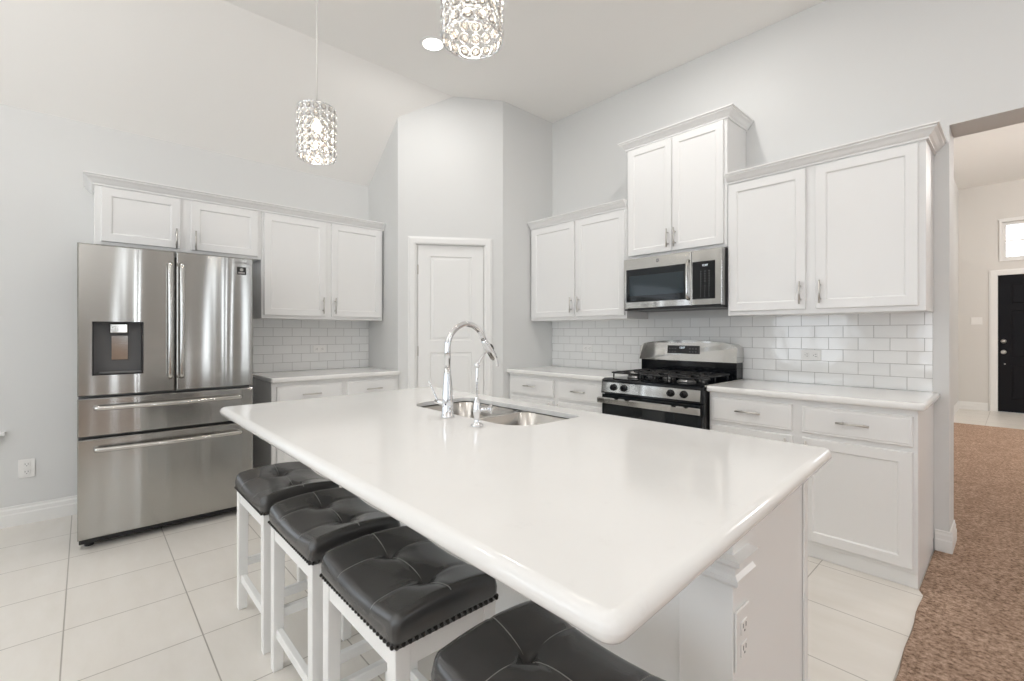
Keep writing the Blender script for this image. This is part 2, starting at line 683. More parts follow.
def wall_with_holes(bm, axis, a0, a1, z0, z1, b0, b1, holes):
    """wall running along axis from a0..a1, thickness b0..b1; holes (u0,u1,w0,w1)"""
    us = sorted({a0, a1} | {h[0] for h in holes} | {h[1] for h in holes})
    ws = sorted({z0, z1} | {h[2] for h in holes} | {h[3] for h in holes})
    def cell(i, j):
        um, wm = (us[i] + us[i + 1]) / 2, (ws[j] + ws[j + 1]) / 2
        return not any(h[0] < um < h[1] and h[2] < wm < h[3] for h in holes)
    def P(u, b, w):
        return (u, b, w) if axis == 'X' else (b, u, w)
    cache = {}
    def V(u, b, w):
        k = (round(u, 5), round(b, 5), round(w, 5))
        if k not in cache:
            cache[k] = bm.verts.new(P(u, b, w))
        return cache[k]
    nu, nw = len(us) - 1, len(ws) - 1
    for i in range(nu):
        for j in range(nw):
            if not cell(i, j):
                continue
            u0, u1, w0, w1 = us[i], us[i + 1], ws[j], ws[j + 1]
            bm.faces.new((V(u0, b0, w0), V(u1, b0, w0), V(u1, b0, w1), V(u0, b0, w1)))
            bm.faces.new((V(u0, b1, w0), V(u0, b1, w1), V(u1, b1, w1), V(u1, b1, w0)))
            for (di, dj, q) in ((-1, 0, (u0, w0, u0, w1)), (1, 0, (u1, w0, u1, w1)), (0, -1, (u0, w0, u1, w0)), (0, 1, (u0, w1, u1, w1))):
                ii, jj = i + di, j + dj
                if 0 <= ii < nu and 0 <= jj < nw and cell(ii, jj):
                    continue
                bm.faces.new((V(q[0], b0, q[1]), V(q[2], b0, q[3]), V(q[2], b1, q[3]), V(q[0], b1, q[1])))
    bmesh.ops.recalc_face_normals(bm, faces=bm.faces)
    return bm


WIN_L = (-5.85, -4.03, 0.62, 2.15)      # window in the fridge wall, just outside the frame
struct('wall_left', wall_with_holes(nb(), 'Y', RY - 0.15, 0.0, 0, 2.76, -0.15, 0.0, [WIN_L]), M['wall'])
# wall behind the range, with the header above the opening to the hall
bmw = wall_with_holes(nb(), 'X', 0.0, RX, 0, CEIL + 0.05, 0.0, WT, [(XJ, 6.2, 0, HDR)])
struct('wall_back', bmw, M['wall'])
wf = [(1.0, 2.3, 0.65, 2.45), (3.3, 4.6, 0.65, 2.45), (5.6, 6.9, 0.65, 2.45)]
struct('wall_front', wall_with_holes(nb(), 'X', -0.15, RX, 0, CEIL + 0.05, RY - 0.15, RY, wf), M['wall'])
wr = [(-6.15, -4.25, 0.65, 2.45)] + [(sa, sb, 0.06, 2.7) for sa, sb in STREAK_SLITS]  # narrow openings are added only for the fridge streaks
struct('wall_right', wall_with_holes(nb(), 'Y', RY - 0.15, 7.3, 0, 3.7, RX, RX + 0.15, wr), M['wall'])
# pantry
struct('wall_pantry_left', prism(nb(), [(0.0, 0), (DA.x, 0), (DA.x, 3.45), (0.0, 3.45)], 'Y', YP, YP + 0.1), M['wall'])
struct('wall_pantry_right', box(nb(), XP - 0.1, XP, DB.y, 0.0, 0, 3.45), M['wall'])
dq0, dq1, dz1 = 0.158, 0.798, 2.082
struct('wall_pantry_front', wall_with_holes(nb(), 'X', 0.0, DLEN, 0, 3.45, 0.0, 0.1, [(dq0, dq1, 0, dz1)]), M['wall'], (DA.x, DA.y, 0), DANG)
# ceilings
struct('ceiling', box(nb(), CX0, RX + 0.15, RY - 0.15, 0.0, CEIL, CEIL + 0.08), M['ceiling'])
zl = 2.723
struct('ceiling_slope', prism(nb(), [(-0.15, zl - 0.15 * (CEIL - zl) / CX0), (CX0, CEIL), (CX0, CEIL + 0.08), (-0.15, zl + 0.08)], 'Y', RY - 0.15, 0.0), M['ceiling'])
struct('ceiling_hall', box(nb(), 3.6, RX + 0.15, WT, 7.3, 3.64, 3.72), M['ceiling'])
# hall and entry
struct('wall_hall_left', box(nb(), 3.62, 3.74, WT, 7.1, 0, 3.64), M['wall'])
struct('wall_entry', wall_with_holes(nb(), 'X', 3.6, RX, 0, 3.64, 7.1, 7.22, [(4.185, 5.12, 0, 2.18), (4.24, 5.22, 2.42, 3.01)]), M['hall_wall'])


# baseboards: stepped profile (distance from wall, height)
BP = [(0, 0), (0.013, 0), (0.013, 0.075), (0.0095, 0.083), (0.0095, 0.105), (0.005, 0.115), (0.005, 0.128), (0, 0.130)]


def baseboard(side, p0, p1, nx, ny):
    bm = nb()
    p0, p1 = Vector((*p0, 0)), Vector((*p1, 0))
    n = Vector((nx, ny, 0))
    A = [bm.verts.new(p0 + n * (d + 0.001) + Vector((0, 0, h))) for d, h in BP]
    B = [bm.verts.new(p1 + n * (d + 0.001) + Vector((0, 0, h))) for d, h in BP]
    k = len(BP)
    for i in range(k):
        bm.faces.new((A[i], A[(i + 1) % k], B[(i + 1) % k], B[i]))
    bm.faces.new(A[::-1]); bm.faces.new(B)
    bmesh.ops.recalc_face_normals(bm, faces=bm.faces)
    return struct('baseboard_' + side, bm, M['trim'])


baseboard('left', (0, RY + 0.01), (0, -2.60), 1, 0)
baseboard('back', (4.092, 0), (XJ + 0.013, 0), 0, -1)
baseboard('jamb', (XJ, -0.001), (XJ, WT), 1, 0)
baseboard('hall', (3.74, 0.3), (3.74, 7.098), 1, 0)
baseboard('entry', (3.745, 7.1), (4.085, 7.1), 0, -1)
baseboard('front', (0.02, RY), (RX - 0.02, RY), 0, 1)


# door casings
def casing(bm, x0, x1, h, w=0.072, t=0.018, y=0.0):
    """frame around an opening x0..x1 x 0..h, on the face at y (front toward -y)"""
    steps = [(0.0, 0.6), (0.012, 1.0), (w - 0.02, 1.0), (w - 0.012, 0.75), (w, 0.55)]
    loops = []
    for ins, k in steps:
        loops.append([(x0 - ins, y - t * k, 0), (x0 - ins, y - t * k, h + ins), (x1 + ins, y - t * k, h + ins), (x1 + ins, y - t * k, 0)])
    loops = [[(x0, y, 0), (x0, y, h), (x1, y, h), (x1, y, 0)]] + loops + [[(x0 - w, y, 0), (x0 - w, y, h + w), (x1 + w, y, h + w), (x1 + w, y, 0)]]
    L = [[bm.verts.new(p) for p in lp] for lp in loops]
    for k in range(len(L) - 1):
        for i in range(3):
            bm.faces.new((L[k][i], L[k][i + 1], L[k + 1][i + 1], L[k + 1][i]))
    bmesh.ops.recalc_face_normals(bm, faces=bm.faces)
    return bm


RP = [(0.006, 0.008), (0.016, 0.008), (0.034, 0.0025)]     # raised-panel cut
# pantry door (door_1): root is the slab
w_, h_ = 0.61, 2.06
dm = panelled(nb(), w_, h_, 0.035, [(0.115, 0.24, 0.50, 1.065), (0.115, 1.175, 0.50, 1.955)], RP, 0.002)
dx = DA + Vector((math.cos(DANG), math.sin(DANG))) * 0.173
nrm = Vector((math.sin(DANG), -math.cos(DANG)))
d1 = struct('door_1', dm, M['trim'], (dx.x - nrm.x * 0.05, dx.y - nrm.y * 0.05, 0.008), DANG)
cs = casing(nb(), -0.014, w_ + 0.012, h_ + 0.008, 0.07, 0.018, -0.0505)
obj('door_casing', cs, M['trim'], d1, (0, 0, -0.008))
jm = nb()
box(jm, -0.014, -0.002, -0.05, 0.03, -0.006, h_ + 0.002)
box(jm, w_ + 0.002, w_ + 0.012, -0.05, 0.03, -0.006, h_ + 0.002)
box(jm, -0.014, w_ + 0.012, -0.05, 0.03, h_ + 0.002, h_ + 0.012)
obj('door_jamb', jm, M['trim'], d1)
for hz in (0.22, 1.08, 1.83):
    hb = nb()
    cyl(hb, (-0.004, -0.041, hz - 0.045), (-0.004, -0.041, hz + 0.045), 0.006, n=10)
    box(hb, -0.012, 0.012, -0.0385, -0.0355, hz - 0.044, hz + 0.044)
    obj('hinge', hb, M['nickel'], d1)

# entry door (door_2), black
dw, dh = 0.915, 2.165
ep = [(0.14, 1.70, 0.40, 2.02), (0.515, 1.70, 0.775, 2.02), (0.14, 0.86, 0.40, 1.60), (0.515, 0.86, 0.775, 1.60), (0.14, 0.20, 0.40, 0.74), (0.515, 0.20, 0.775, 0.74)]
d2 = struct('door_2', panelled(nb(), dw, dh, 0.044, ep, RP, 0.002), M['blackdoor'], (4.195, 7.17, 0.01), 0)
obj('door_casing', casing(nb(), -0.010, dw + 0.012, dh, 0.09, 0.02, -0.0705), M['trim'], d2, (0, 0, -0.005))
jm = nb()
box(jm, -0.009, -0.001, -0.07, 0.04, 0, dh + 0.001)
box(jm, dw + 0.001, dw + 0.009, -0.07, 0.04, 0, dh + 0.001)
obj('door_jamb', jm, M['trim'], d2)
for hz, nm in ((1.115, 'deadbolt'), (0.945, 'door_knob')):
    kb = nb()
    lathe(kb, [(0.034, 0), (0.034, 0.008), (0.018, 0.014), (0.016, 0.03), (0.030, 0.042), (0.030, 0.055), (0.012, 0.064)] if nm == 'door_knob' else [(0.034, 0), (0.034, 0.012), (0.022, 0.018), (0.020, 0.026), (0.008, 0.03)], (0.062, -0.044, hz), 'Y')
    obj(nm, kb, M['nickel'], d2)
kb = lathe(nb(), [(0.011, 0), (0.011, 0.006), (0.004, 0.01)], (0.075, -0.044, 0.755), 'Y', 12)
obj('door_viewer', kb, M['nickel'], d2)


# windows
def window(idx, axis, u0, u1, z0, z1, face, inward, depth=0.15, blinds=True, rails=1):
    """frame set in the opening; face = room side plane; inward = direction into the room (+1/-1)"""
    out = -inward
    def B(bm, a0, a1, d0, d1, w0, w1, **k):
        p, q = sorted((face + out * d0, face + out * d1))
        if axis == 'X':
            box(bm, a0, a1, p, q, w0, w1, **k)
        else:
            box(bm, p, q, a0, a1, w0, w1, **k)
    f = nb()
    t = 0.045
    d0, d1 = depth * 0.55, depth * 0.95
    B(f, u0, u0 + t, d0, d1, z0, z1); B(f, u1 - t, u1, d0, d1, z0, z1)
    B(f, u0 + t, u1 - t, d0, d1, z0, z0 + t); B(f, u0 + t, u1 - t, d0, d1, z1 - t, z1)
    for k in range(rails):
        zm = z0 + (z1 - z0) * (k + 1) / (rails + 1)
        B(f, u0 + t, u1 - t, d0, d1, zm - 0.012, zm + 0.012)
    r = struct('window_%d' % idx, f, M['trim'])
    g = nb()
    B(g, u0 + t, u1 - t, depth * 0.74, depth * 0.76, z0 + t, z1 - t)
    # single clear sheet (structure child)
    s = nb()
    B(s, u0 - 0.06, u1 + 0.06, -0.045, -0.001, z0 - 0.022, z0 - 0.002, bev=0.003)
    B(s, u0 - 0.03, u1 + 0.03, -0.018, -0.001, z0 - 0.085, z0 - 0.023, bev=0.003)
    if idx != 7:
        obj('window_sill', s, M['trim'], r)
    else:
        s.free()
        obj('window_casing', frame_trim(u0, u1, z0, z1), M['trim'], r)
    if idx == 7:
        obj('window_pane', g, M['pane'], r)
    else:
        g.free()
    if blinds:
        b = nb()
        B(b, u0 + 0.02, u1 - 0.02, 0.01, 0.06, z1 - 0.05, z1 - 0.005)
        z = z1 - 0.08
        while z > z0 + 0.05:
            B(b, u0 + 0.02, u1 - 0.02, 0.012, 0.058, z, z + 0.003)
            z -= 0.05
        obj('blind', b, M['blind'], r)
    return r


def frame_trim(u0, u1, z0, z1):
    b = nb()
    t = 0.03
    box(b, u0 - t, u0, 7.08, 7.099, z0 - t, z1 + t)
    box(b, u1, u1 + t, 7.08, 7.099, z0 - t, z1 + t)
    box(b, u0, u1, 7.08, 7.099, z0 - t, z0)
    box(b, u0 - t * 1.5, u1 + t * 1.5, 7.075, 7.099, z1 + t, z1 + t + 0.02)
    box(b, u0, u1, 7.08, 7.099, z1, z1 + t)
    return b


window(1, 'Y', WIN_L[0], WIN_L[1], WIN_L[2], WIN_L[3], 0.0, 1)
for i, (a, b_, c, d) in enumerate(wf):
    window(2 + i, 'X', a, b_, c, d, RY, 1)
for i, (a, b_, c, d) in enumerate(wr):
    if i == 0:
        window(5, 'Y', a, b_, c, d, RX, -1)
window(7, 'X', 4.24, 5.22, 2.42, 3.01, 7.1, -1, 0.12, False)

# backsplash tile (structure trim); object origin set so rows start on the worktop
ZC = 0.914
U = 1.372


def splash(n, w, loc, rotz, phase):
    bm = box(nb(), 0, w, -0.009, -0.0005, 0.0015, U - ZC + 0.03 if n == 9 else U - ZC)
    for v in bm.verts:
        v.co.x += phase
    o = struct('trim_%d' % n, bm, M['subway'])
    c, s = math.cos(rotz), math.sin(rotz)
    o.location = (loc[0] - phase * c, loc[1] - phase * s, loc[2])
    o.rotation_euler = (0, 0, rotz)
    return o


splash(1, 4.082 - XP - 0.002, (XP + 0.001, 0, ZC), 0, 0.0715)
splash(2, -YP * 0 + 1.06, (0, YP - 1.062, ZC), PI / 2, 0.06)


# ================================================================== CABINETS
DP = [(0.007, 0.0075), (0.012, 0.0075)]       # recessed door panel


def make_handle(L=0.128, vertical=True):
    bm = nb()
    o = 0.030
    h = L / 2
    if vertical:
        tube(bm, [(0, -o, -h - 0.012), (0, -o, h + 0.012)], 0.0055, 10)
        for s in (-1, 1):
            cyl(bm, (0, 0, s * (h - 0.016)), (0, -o, s * (h - 0.016)), 0.0048, n=8)
    else:
        tube(bm, [(-h - 0.012, -o, 0), (h + 0.012, -o, 0)], 0.0055, 10)
        for s in (-1, 1):
            cyl(bm, (s * (h - 0.016), 0, 0), (s * (h - 0.016), -o, 0), 0.0048, n=8)
    return bm


def add_handle(parent, x, z, t, vertical=True, L=0.115):
    h = obj('handle', make_handle(L, vertical), M['nickel'], parent, (x, -t, z))
    return h


def door(parent, x0, x1, z0, z1, y, hside, hz, t=0.019, rail=0.052):
    w, h = x1 - x0, z1 - z0
    d = obj('door', panelled(nb(), w, h, t, [(rail, rail, w - rail, h - rail)], DP, 0.003), M['cab'], parent, (x0, y, z0))
    if hside:
        add_handle(d, 0.026 if hside == 'L' else w - 0.026, hz - z0, t, True)
    return d


def drawer(parent, x0, x1, z0, z1, y, t=0.019):
    w, h = x1 - x0, z1 - z0
    d = obj('drawer', panelled(nb(), w, h, t, [(0.0125, 0.0125, w - 0.0125, h - 0.0125)], [(0.004, -0.002), (0.008, -0.002)], 0.004), M['cab'], parent, (x0, y, z0))
    add_handle(d, w / 2, h / 2 + 0.005, t + 0.002, False, 0.12)
    return d


# crown profile: (projection, height)
CP = [(0.0, 0.0), (0.012, 0.0), (0.012, 0.010), (0.022, 0.018), (0.034, 0.036), (0.046, 0.046), (0.046, 0.054), (0.055, 0.058), (0.055, 0.066), (0.0, 0.066)]


def crown(path, z0):
    """sweep the crown profile along path [(x,y,nx,ny)]: point plus outward mitre vector"""
    bm = nb()
    L = [[bm.verts.new((x + nx * p, y + ny * p, z0 + h)) for p, h in CP] for x, y, nx, ny in path]
    k = len(CP)
    for a in range(len(L) - 1):
        for i in range(k):
            bm.faces.new((L[a][i], L[a][(i + 1) % k], L[a + 1][(i + 1) % k], L[a + 1][i]))
    bm.faces.new(L[0][::-1]); bm.faces.new(L[-1])
    bmesh.ops.recalc_face_normals(bm, faces=bm.faces)
    return bm


FD = 0.325      # depth of the wall cabinets' face frame


def upper(name, label, loc, rotz, w, z0, z1, doors, handz, crown_kind=None):
    t = thing(name, label, 'cabinet', (loc[0], loc[1], z0), rotz)
    b = nb()
    box(b, 0, w, -FD, -0.002, 0, z1 - z0, 0.0015, 1)
    obj('body', b, M['cab'], t)
    for i, (a, c, dz0, dz1, hs) in enumerate(doors):
        door(t, a, c, dz0 - z0, dz1 - z0, -FD - 0.0005, hs, handz - z0)
    if crown_kind:
        y = -FD
        z = z1 - z0
        path = {'both': [(0, -0.003, -1, 0), (0, y, -1, -1), (w, y, 1, -1), (w, -0.003, 1, 0)],
                'right': [(0, y, 0, -1), (w, y, 1, -1), (w, -0.003, 1, 0)],
                'left': [(0, -0.003, -1, 0), (0, y, -1, -1), (w, y, 0, -1)],
                'flat': [(0, y, 0, -1), (w, y, 0, -1)]}[crown_kind]
        cr = obj('crown_molding', crown(path, z - 0.008), M['cab'], t)
    return t


# range wall uppers (local x = world x, local -y = into the room)
x0 = XP + 0.012
upper('wall_cabinet', 'white two-door wall cabinet left of the microwave, beside the beige pantry wall', (x0, 0), 0, 2.246 - x0, U, 2.285,
      [(1.172 - x0, 1.700 - x0, 1.400, 2.262, 'R'), (1.735 - x0, 2.232 - x0, 1.400, 2.262, 'L')], 1.508, 'flat')
mid = upper('wall_cabinet', 'tallest white wall cabinet, raised directly above the microwave', (2.250, 0), 0, 3.055 - 2.250, 1.850, 2.745,
            [(2.268 - 2.250, 2.648 - 2.250, 1.872, 2.728, 'R'), (2.654 - 2.250, 3.034 - 2.250, 1.872, 2.728, 'L')], 1.97, 'both')
upper('wall_cabinet', 'widest white wall cabinet, right of the microwave and next to the hall opening', (3.058, 0), 0, 4.085 - 3.058, U, 2.282,
      [(3.072 - 3.058, 3.532 - 3.058, 1.400, 2.262, 'R'), (3.585 - 3.058, 4.055 - 3.058, 1.400, 2.262, 'L')], 1.50, 'right')
# fridge wall uppers: rotated so local x = world y, local -y = world +x
y0 = -3.548
upper('wall_cabinet', 'short white wall cabinet hung above the stainless fridge', (0, y0), PI / 2, 0.990, 1.838, 2.232,
      [(0.032, 0.460, 1.858, 2.214, 'R'), (0.523, 0.963, 1.858, 2.214, 'L')], 1.925)
y1 = -2.556
upper('wall_cabinet', 'tall white two-door wall cabinet right of the fridge', (0, y1), PI / 2, 2.556 - 1.512, U, 2.232,
      [(0.016, 0.505, 1.397, 2.214, 'R'), (0.556, 1.022, 1.397, 2.214, 'L')], 1.49)
cr = thing('crown_molding', 'white crown moulding capping both cabinets on the fridge wall', 'moulding', (0, y0, 2.224), PI / 2)
obj('molding', crown([(0, -0.003, -1, 0), (0, -FD, -1, -1), (3.548 - 1.500, -FD, 0, -1)], 0.0), M['cab'], cr)


def base(name, label, loc, rotz, w, drawers, doors, end_right=False):
    t = thing(name, label, 'cabinet', (loc[0], loc[1], 0), rotz)
    b = nb()
    box(b, 0, w, -0.610, -0.002, 0.075, 0.874, 0.0015, 1)
    obj('body', b, M['cab'], t)
    k = box(nb(), 0.0, w - 0.002, -0.598, -0.002, 0.001, 0.0745)
    obj('kick_board', k, M['cab'], t)
    for a, c in drawers:
        drawer(t, a, c, 0.695, 0.845, -0.6105)
    for a, c, hs in doors:
        door(t, a, c, 0.098, 0.668, -0.6105, hs, 0.585)
    return t


bx = 3.060
base('base_cabinet', 'white base cabinet between the range and the carpet', (bx, 0), 0, 4.085 - bx,
     [(3.080 - bx, 3.540 - bx), (3.592 - bx, 4.066 - bx)], [(3.080 - bx, 3.540 - bx, 'R'), (3.592 - bx, 4.066 - bx, 'L')])
bx = XP + 0.004
base('base_cabinet', 'white base cabinet left of the range, against the pantry wall', (bx, 0), 0, 2.260 - bx,
     [(1.172 - bx, 1.708 - bx), (1.762 - bx, 2.240 - bx)], [(1.172 - bx, 1.708 - bx, 'R'), (1.762 - bx, 2.240 - bx, 'L')])
by = -2.560
base('base_cabinet', 'white base cabinet beside the fridge under the left backsplash', (0, by), PI / 2, -1.502 - by,
     [(-2.526 - by, -2.028 - by), (-1.978 - by, -1.524 - by)], [(-2.526 - by, -2.028 - by, 'R'), (-1.978 - by, -1.524 - by, 'L')])

# worktops
tag(obj('countertop', slab(nb(), 3.056, 4.115, -0.650, -0.012, 0.876, ZC, [0.008, 0.03, 0.004, 0.004], 0.013), M['quartz']),
    'white quartz countertop right of the range, ending beside the hall opening', 'countertop')
tag(obj('countertop', slab(nb(), XP + 0.004, 2.262, -0.650, -0.012, 0.876, ZC, 0.005, 0.013), M['quartz']),
    'white quartz countertop left of the range, running to the pantry wall', 'countertop')
tag(obj('countertop', slab(nb(), 0.012, 0.650, -2.570, YP - 0.004, 0.876, ZC, [0.004, 0.012, 0.005, 0.004], 0.013), M['quartz']),
    'white quartz countertop beside the fridge under the wall cabinet', 'countertop')


# ================================================================== ISLAND
IX0, IX1, IY0, IY1 = 1.935, 4.100, -3.142, -1.972
hole = rrect(2.43, 3.215, -2.460, -2.095, [0.13, 0.13, 0.05, 0.04], 8)
itop = slab(nb(), IX0, IX1, IY0, IY1, 0.874, 0.914, [0.03, 0.03, 0.022, 0.022], 0.0195, hole)
for v in itop.verts:                  # the slab's short ends run a touch out of square
    if v.co.x < 2.3 or v.co.x > 3.5:
        v.co.x -= 0.046 * (v.co.y - IY0)
tag(obj('countertop', itop, M['quartz']),
    'large white quartz island countertop with the sink cut into it', 'countertop')

isl = thing('kitchen_island', 'white kitchen island base under the big quartz top, stools along one side', 'island', (0, 0, 0))
EX = 3.980                        # end face toward the carpet
KY = -2.525                       # knee wall face toward the stools
b = nb()
# hollow body so that the sink can hang inside: four sides
box(b, 2.06, EX, KY + 0.004, KY + 0.11 - 0.05, 0.0, 0.8735)
obj('knee_wall', b, M['panel'], isl)
b = nb()
box(b, EX - 0.03, EX - 0.001, KY + 0.0605, -2.0, 0.0, 0.8735)
obj('end_panel', b, M['panel'], isl)
b = nb()
box(b, 2.06, 2.09, KY + 0.0605, -2.0, 0.0, 0.8735)
obj('end_panel', b, M['panel'], isl)
b = nb()
box(b, 2.091, EX - 0.031, -2.030, -2.0, 0.10, 0.8735)
obj('back_frame', b, M['cab'], isl)
b = nb()
box(b, 2.091, EX - 0.031, -2.10, -2.07, 0.0, 0.0995)
obj('kick_board', b, M['cab'], isl)
xs_ = [2.11, 2.56, 3.01, 3.46]
for i, xx in enumerate(xs_):
    dd = obj('door', panelled(nb(), 0.43, 0.70, 0.019, [(0.052, 0.052, 0.378, 0.648)], DP, 0.003), M['cab'], isl, (xx + 0.43, -1.9995, 0.13), PI)
    add_handle(dd, 0.03 if i % 2 else 0.40, 0.58, 0.019, True)
# scribe strip on the range-side corner
b = box(nb(), EX - 0.0005, EX + 0.006, -2.022, -1.992, 0.0, 0.873, 0.002, 1)
obj('corner_strip', b, M['panel'], isl)
# pilaster with a two-step capital at the knee wall corner
b = nb()
box(b, EX - 0.125, EX + 0.004, KY - 0.004, KY + 0.086, 0.0, 0.8732, 0.002, 1)
obj('pilaster', b, M['panel'], isl)
b = nb()
capp = [(0.0, 0.0), (0.010, 0.0), (0.016, 0.008), (0.016, 0.018), (0.008, 0.026), (0.008, 0.040), (0.022, 0.052), (0.022, 0.062), (0.0, 0.066)]
pth = [(EX - 0.125, KY + 0.003, -1, 0), (EX - 0.125, KY - 0.004, -1, -1), (EX + 0.004, KY - 0.004, 1, -1), (EX + 0.004, KY + 0.086, 1, 0)]
Lc = [[b.verts.new((x + nx * p, y + ny * p, 0.690 + h)) for p, h in capp] for x, y, nx, ny in pth]
kk = len(capp)
for a in range(len(Lc) - 1):
    for i in range(kk):
        b.faces.new((Lc[a][i], Lc[a][(i + 1) % kk], Lc[a + 1][(i + 1) % kk], Lc[a + 1][i]))
b.faces.new(Lc[0][::-1]); b.faces.new(Lc[-1])
bmesh.ops.recalc_face_normals(b, faces=b.faces)
obj('capital', b, M['trim'], isl)


# outlets ---------------------------------------------------------------
def outlet(label, loc, rotz, kind='duplex', horizontal=False, wide=0.07, tall=0.115, cat='outlet', name='wall_outlet'):
    t = thing(name, label, cat, loc, rotz)
    def rb(bm, x0, x1, y0_, y1_, z0, z1, **k):
        if horizontal:
            box(bm, z0, z1, y0_, y1_, x0, x1, **k)
        else:
            box(bm, x0, x1, y0_, y1_, z0, z1, **k)
    p = nb()
    rb(p, -wide / 2, wide / 2, -0.006, -0.0005, -tall / 2, tall / 2, bev=0.002)
    obj('plate', p, M['plate'], t)
    if kind == 'duplex':
        for s in (-1, 1):
            q = nb()
            rb(q, -0.017, 0.017, -0.009, -0.0062, s * 0.025 - 0.015, s * 0.025 + 0.015, bev=0.0012)
            so = obj('socket', q, M['plate'], t)
            q = nb()
            for dxx in (-0.007, 0.007):
                rb(q, dxx - 0.0012, dxx + 0.0012, -0.0096, -0.0091, s * 0.025 - 0.001, s * 0.025 + 0.009)
            rb(q, -0.0022, 0.0022, -0.0096, -0.0091, s * 0.025 - 0.010, s * 0.025 - 0.006)
            obj('slots', q, M['slot'], so)
    else:
        n = int(round(wide / 0.046))
        for i in range(n):
            q = nb()
            xc = (i - (n - 1) / 2) * 0.046
            rb(q, xc - 0.016, xc + 0.016, -0.010, -0.0062, -0.033, 0.033, bev=0.0015)
            obj('rocker', q, M['plate'], t)
    return t


outlet('white duplex outlet low on the wall left of the fridge', (0, -3.876, 0.364), PI / 2, tall=0.12, wide=0.078)
outlet('white duplex outlet on the island end under the countertop', (EX + 0.0045, KY + 0.036, 0.560), PI / 2, tall=0.135, wide=0.074)
outlet('horizontal outlet in the backsplash right of the range', (3.475, -0.0092, 1.105), 0, horizontal=True)
outlet('horizontal outlet in the backsplash left of the range', (1.60, -0.0092, 1.105), 0, horizontal=True)
outlet('horizontal outlet in the small backsplash beside the fridge', (0.0092, -1.985, 1.105), PI / 2, horizontal=True)
outlet('white switch plate on the hall wall left of the black door', (3.955, 7.1, 1.452), 0, 'switch', wide=0.135, tall=0.12, cat='light switch', name='switch_plate')


# ================================================================== SINK
sk = thing('kitchen_sink', 'double-bowl stainless undermount sink in the island countertop', 'sink', (0, 0, 0))


def bowl(bm, x0, x1, y0_, y1_, r):
    zt, zb = 0.8905, 0.700
    loops = []
    for ins, z in ((0, zt), (0.004, zt - 0.004), (0.012, zb + 0.045), (0.020, zb + 0.02), (0.04, zb + 0.004), (0.07, zb)):
        loops.append([(x, y, z) for x, y in rrect(x0 + ins, x1 - ins, y0_ + ins, y1_ - ins, [max(q - ins * 0.6, 0.02) for q in r], 8)])
    L = loft(bm, loops[::-1], close_first=True, close_last=False)
    # flange rim
    rim = [bm.verts.new((x, y, zt + 0.001)) for x, y in rrect(x0 - 0.012, x1 + 0.012, y0_ - 0.012, y1_ + 0.012, [q + 0.012 for q in r], 8)]
    top = L[-1]
    n = len(top)
    for i in range(n):
        bm.faces.new((top[i], top[(i + 1) % n], rim[(i + 1) % n], rim[i]))
    bmesh.ops.recalc_face_normals(bm, faces=bm.faces)


b1, b2 = nb(), nb()
bowl(b1, 2.415, 2.845, -2.470, -2.085, [0.13, 0.10, 0.07, 0.07])
bowl(b2, 2.875, 3.230, -2.470, -2.085, [0.10, 0.13, 0.07, 0.07])
for bb, cxx in ((b1, 2.63), (b2, 3.05)):
    o_ = obj('bowl', bb, M['steel_sink'], sk)
    dr = nb()
    lathe(dr, [(0.045, 0.0), (0.045, 0.003), (0.036, 0.004), (0.030, 0.0015), (0.010, 0.002)], (cxx, -2.25, 0.7015))
    obj('drain', dr, M['chrome'], o_)


# ================================================================== FAUCETS
def smooth_path(pts, n=8):
    P = [Vector(p) for p in pts]
    out = []
    for i in range(len(P) - 1):
        p0 = P[max(i - 1, 0)]; p1 = P[i]; p2 = P[i + 1]; p3 = P[min(i + 2, len(P) - 1)]
        for k in range(n):
            t = k / n
            out.append(0.5 * ((2 * p1) + (-p0 + p2) * t + (2 * p0 - 5 * p1 + 4 * p2 - p3) * t * t + (-p0 + 3 * p1 - 3 * p2 + p3) * t ** 3))
    out.append(P[-1])
    return out


fx, fy = 2.866, -2.522
fa = thing('kitchen_faucet', 'tall chrome gooseneck pull-down faucet behind the sink', 'faucet', (fx, fy, 0.914))
b = nb()
lathe(b, [(0.027, 0.0), (0.027, 0.006), (0.0235, 0.010), (0.0225, 0.05), (0.0215, 0.085), (0.018, 0.13), (0.0145, 0.17), (0.0135, 0.20)], (0, 0, 0), n=28)
obj('body', b, M['chrome'], fa)
b = nb()
arc = [(0, 0, 0.198), (0, 0, 0.265)]
R = 0.095
for i in range(0, 17):
    a = PI - (PI * 0.90) * i / 16
    arc.append((0, R + R * math.cos(a), 0.280 + R * math.sin(a)))
tube(b, arc, 0.0122, 18)
obj('spout', b, M['chrome'], fa)
e = Vector(arc[-1]); dvec = (Vector(arc[-1]) - Vector(arc[-2])).normalized()
dvec = (dvec + Vector((0, 0.28, 0))).normalized()
b = nb()
tube(b, [e + dvec * 0.0005, e + dvec * 0.012, e + dvec * 0.05, e + dvec * 0.09, e + dvec * 0.102], [0.0125, 0.0145, 0.0165, 0.0175, 0.015], 18)
sh = obj('spray_head', b, M['chrome'], fa)
b = nb()
sd = Vector((1, 0, 0)).cross(dvec).normalized()
if sd.y < 0:
    sd = -sd
pc = e + dvec * 0.050 + sd * 0.0165 + Vector((0.004, 0, 0))
tube(b, [pc - dvec * 0.014, pc, pc + dvec * 0.014], [0.004, 0.0065, 0.004], 10)
obj('spray_button', b, M['black'], sh)
b = nb()
tube(b, [e + dvec * 0.1025, e + dvec * 0.104], [0.009, 0.008], 16)
obj('nozzle', b, M['darkgrey'], sh)
b = nb()
cyl(b, (-0.018, -0.004, 0.056), (-0.064, -0.012, 0.060), 0.0115, 0.0105)
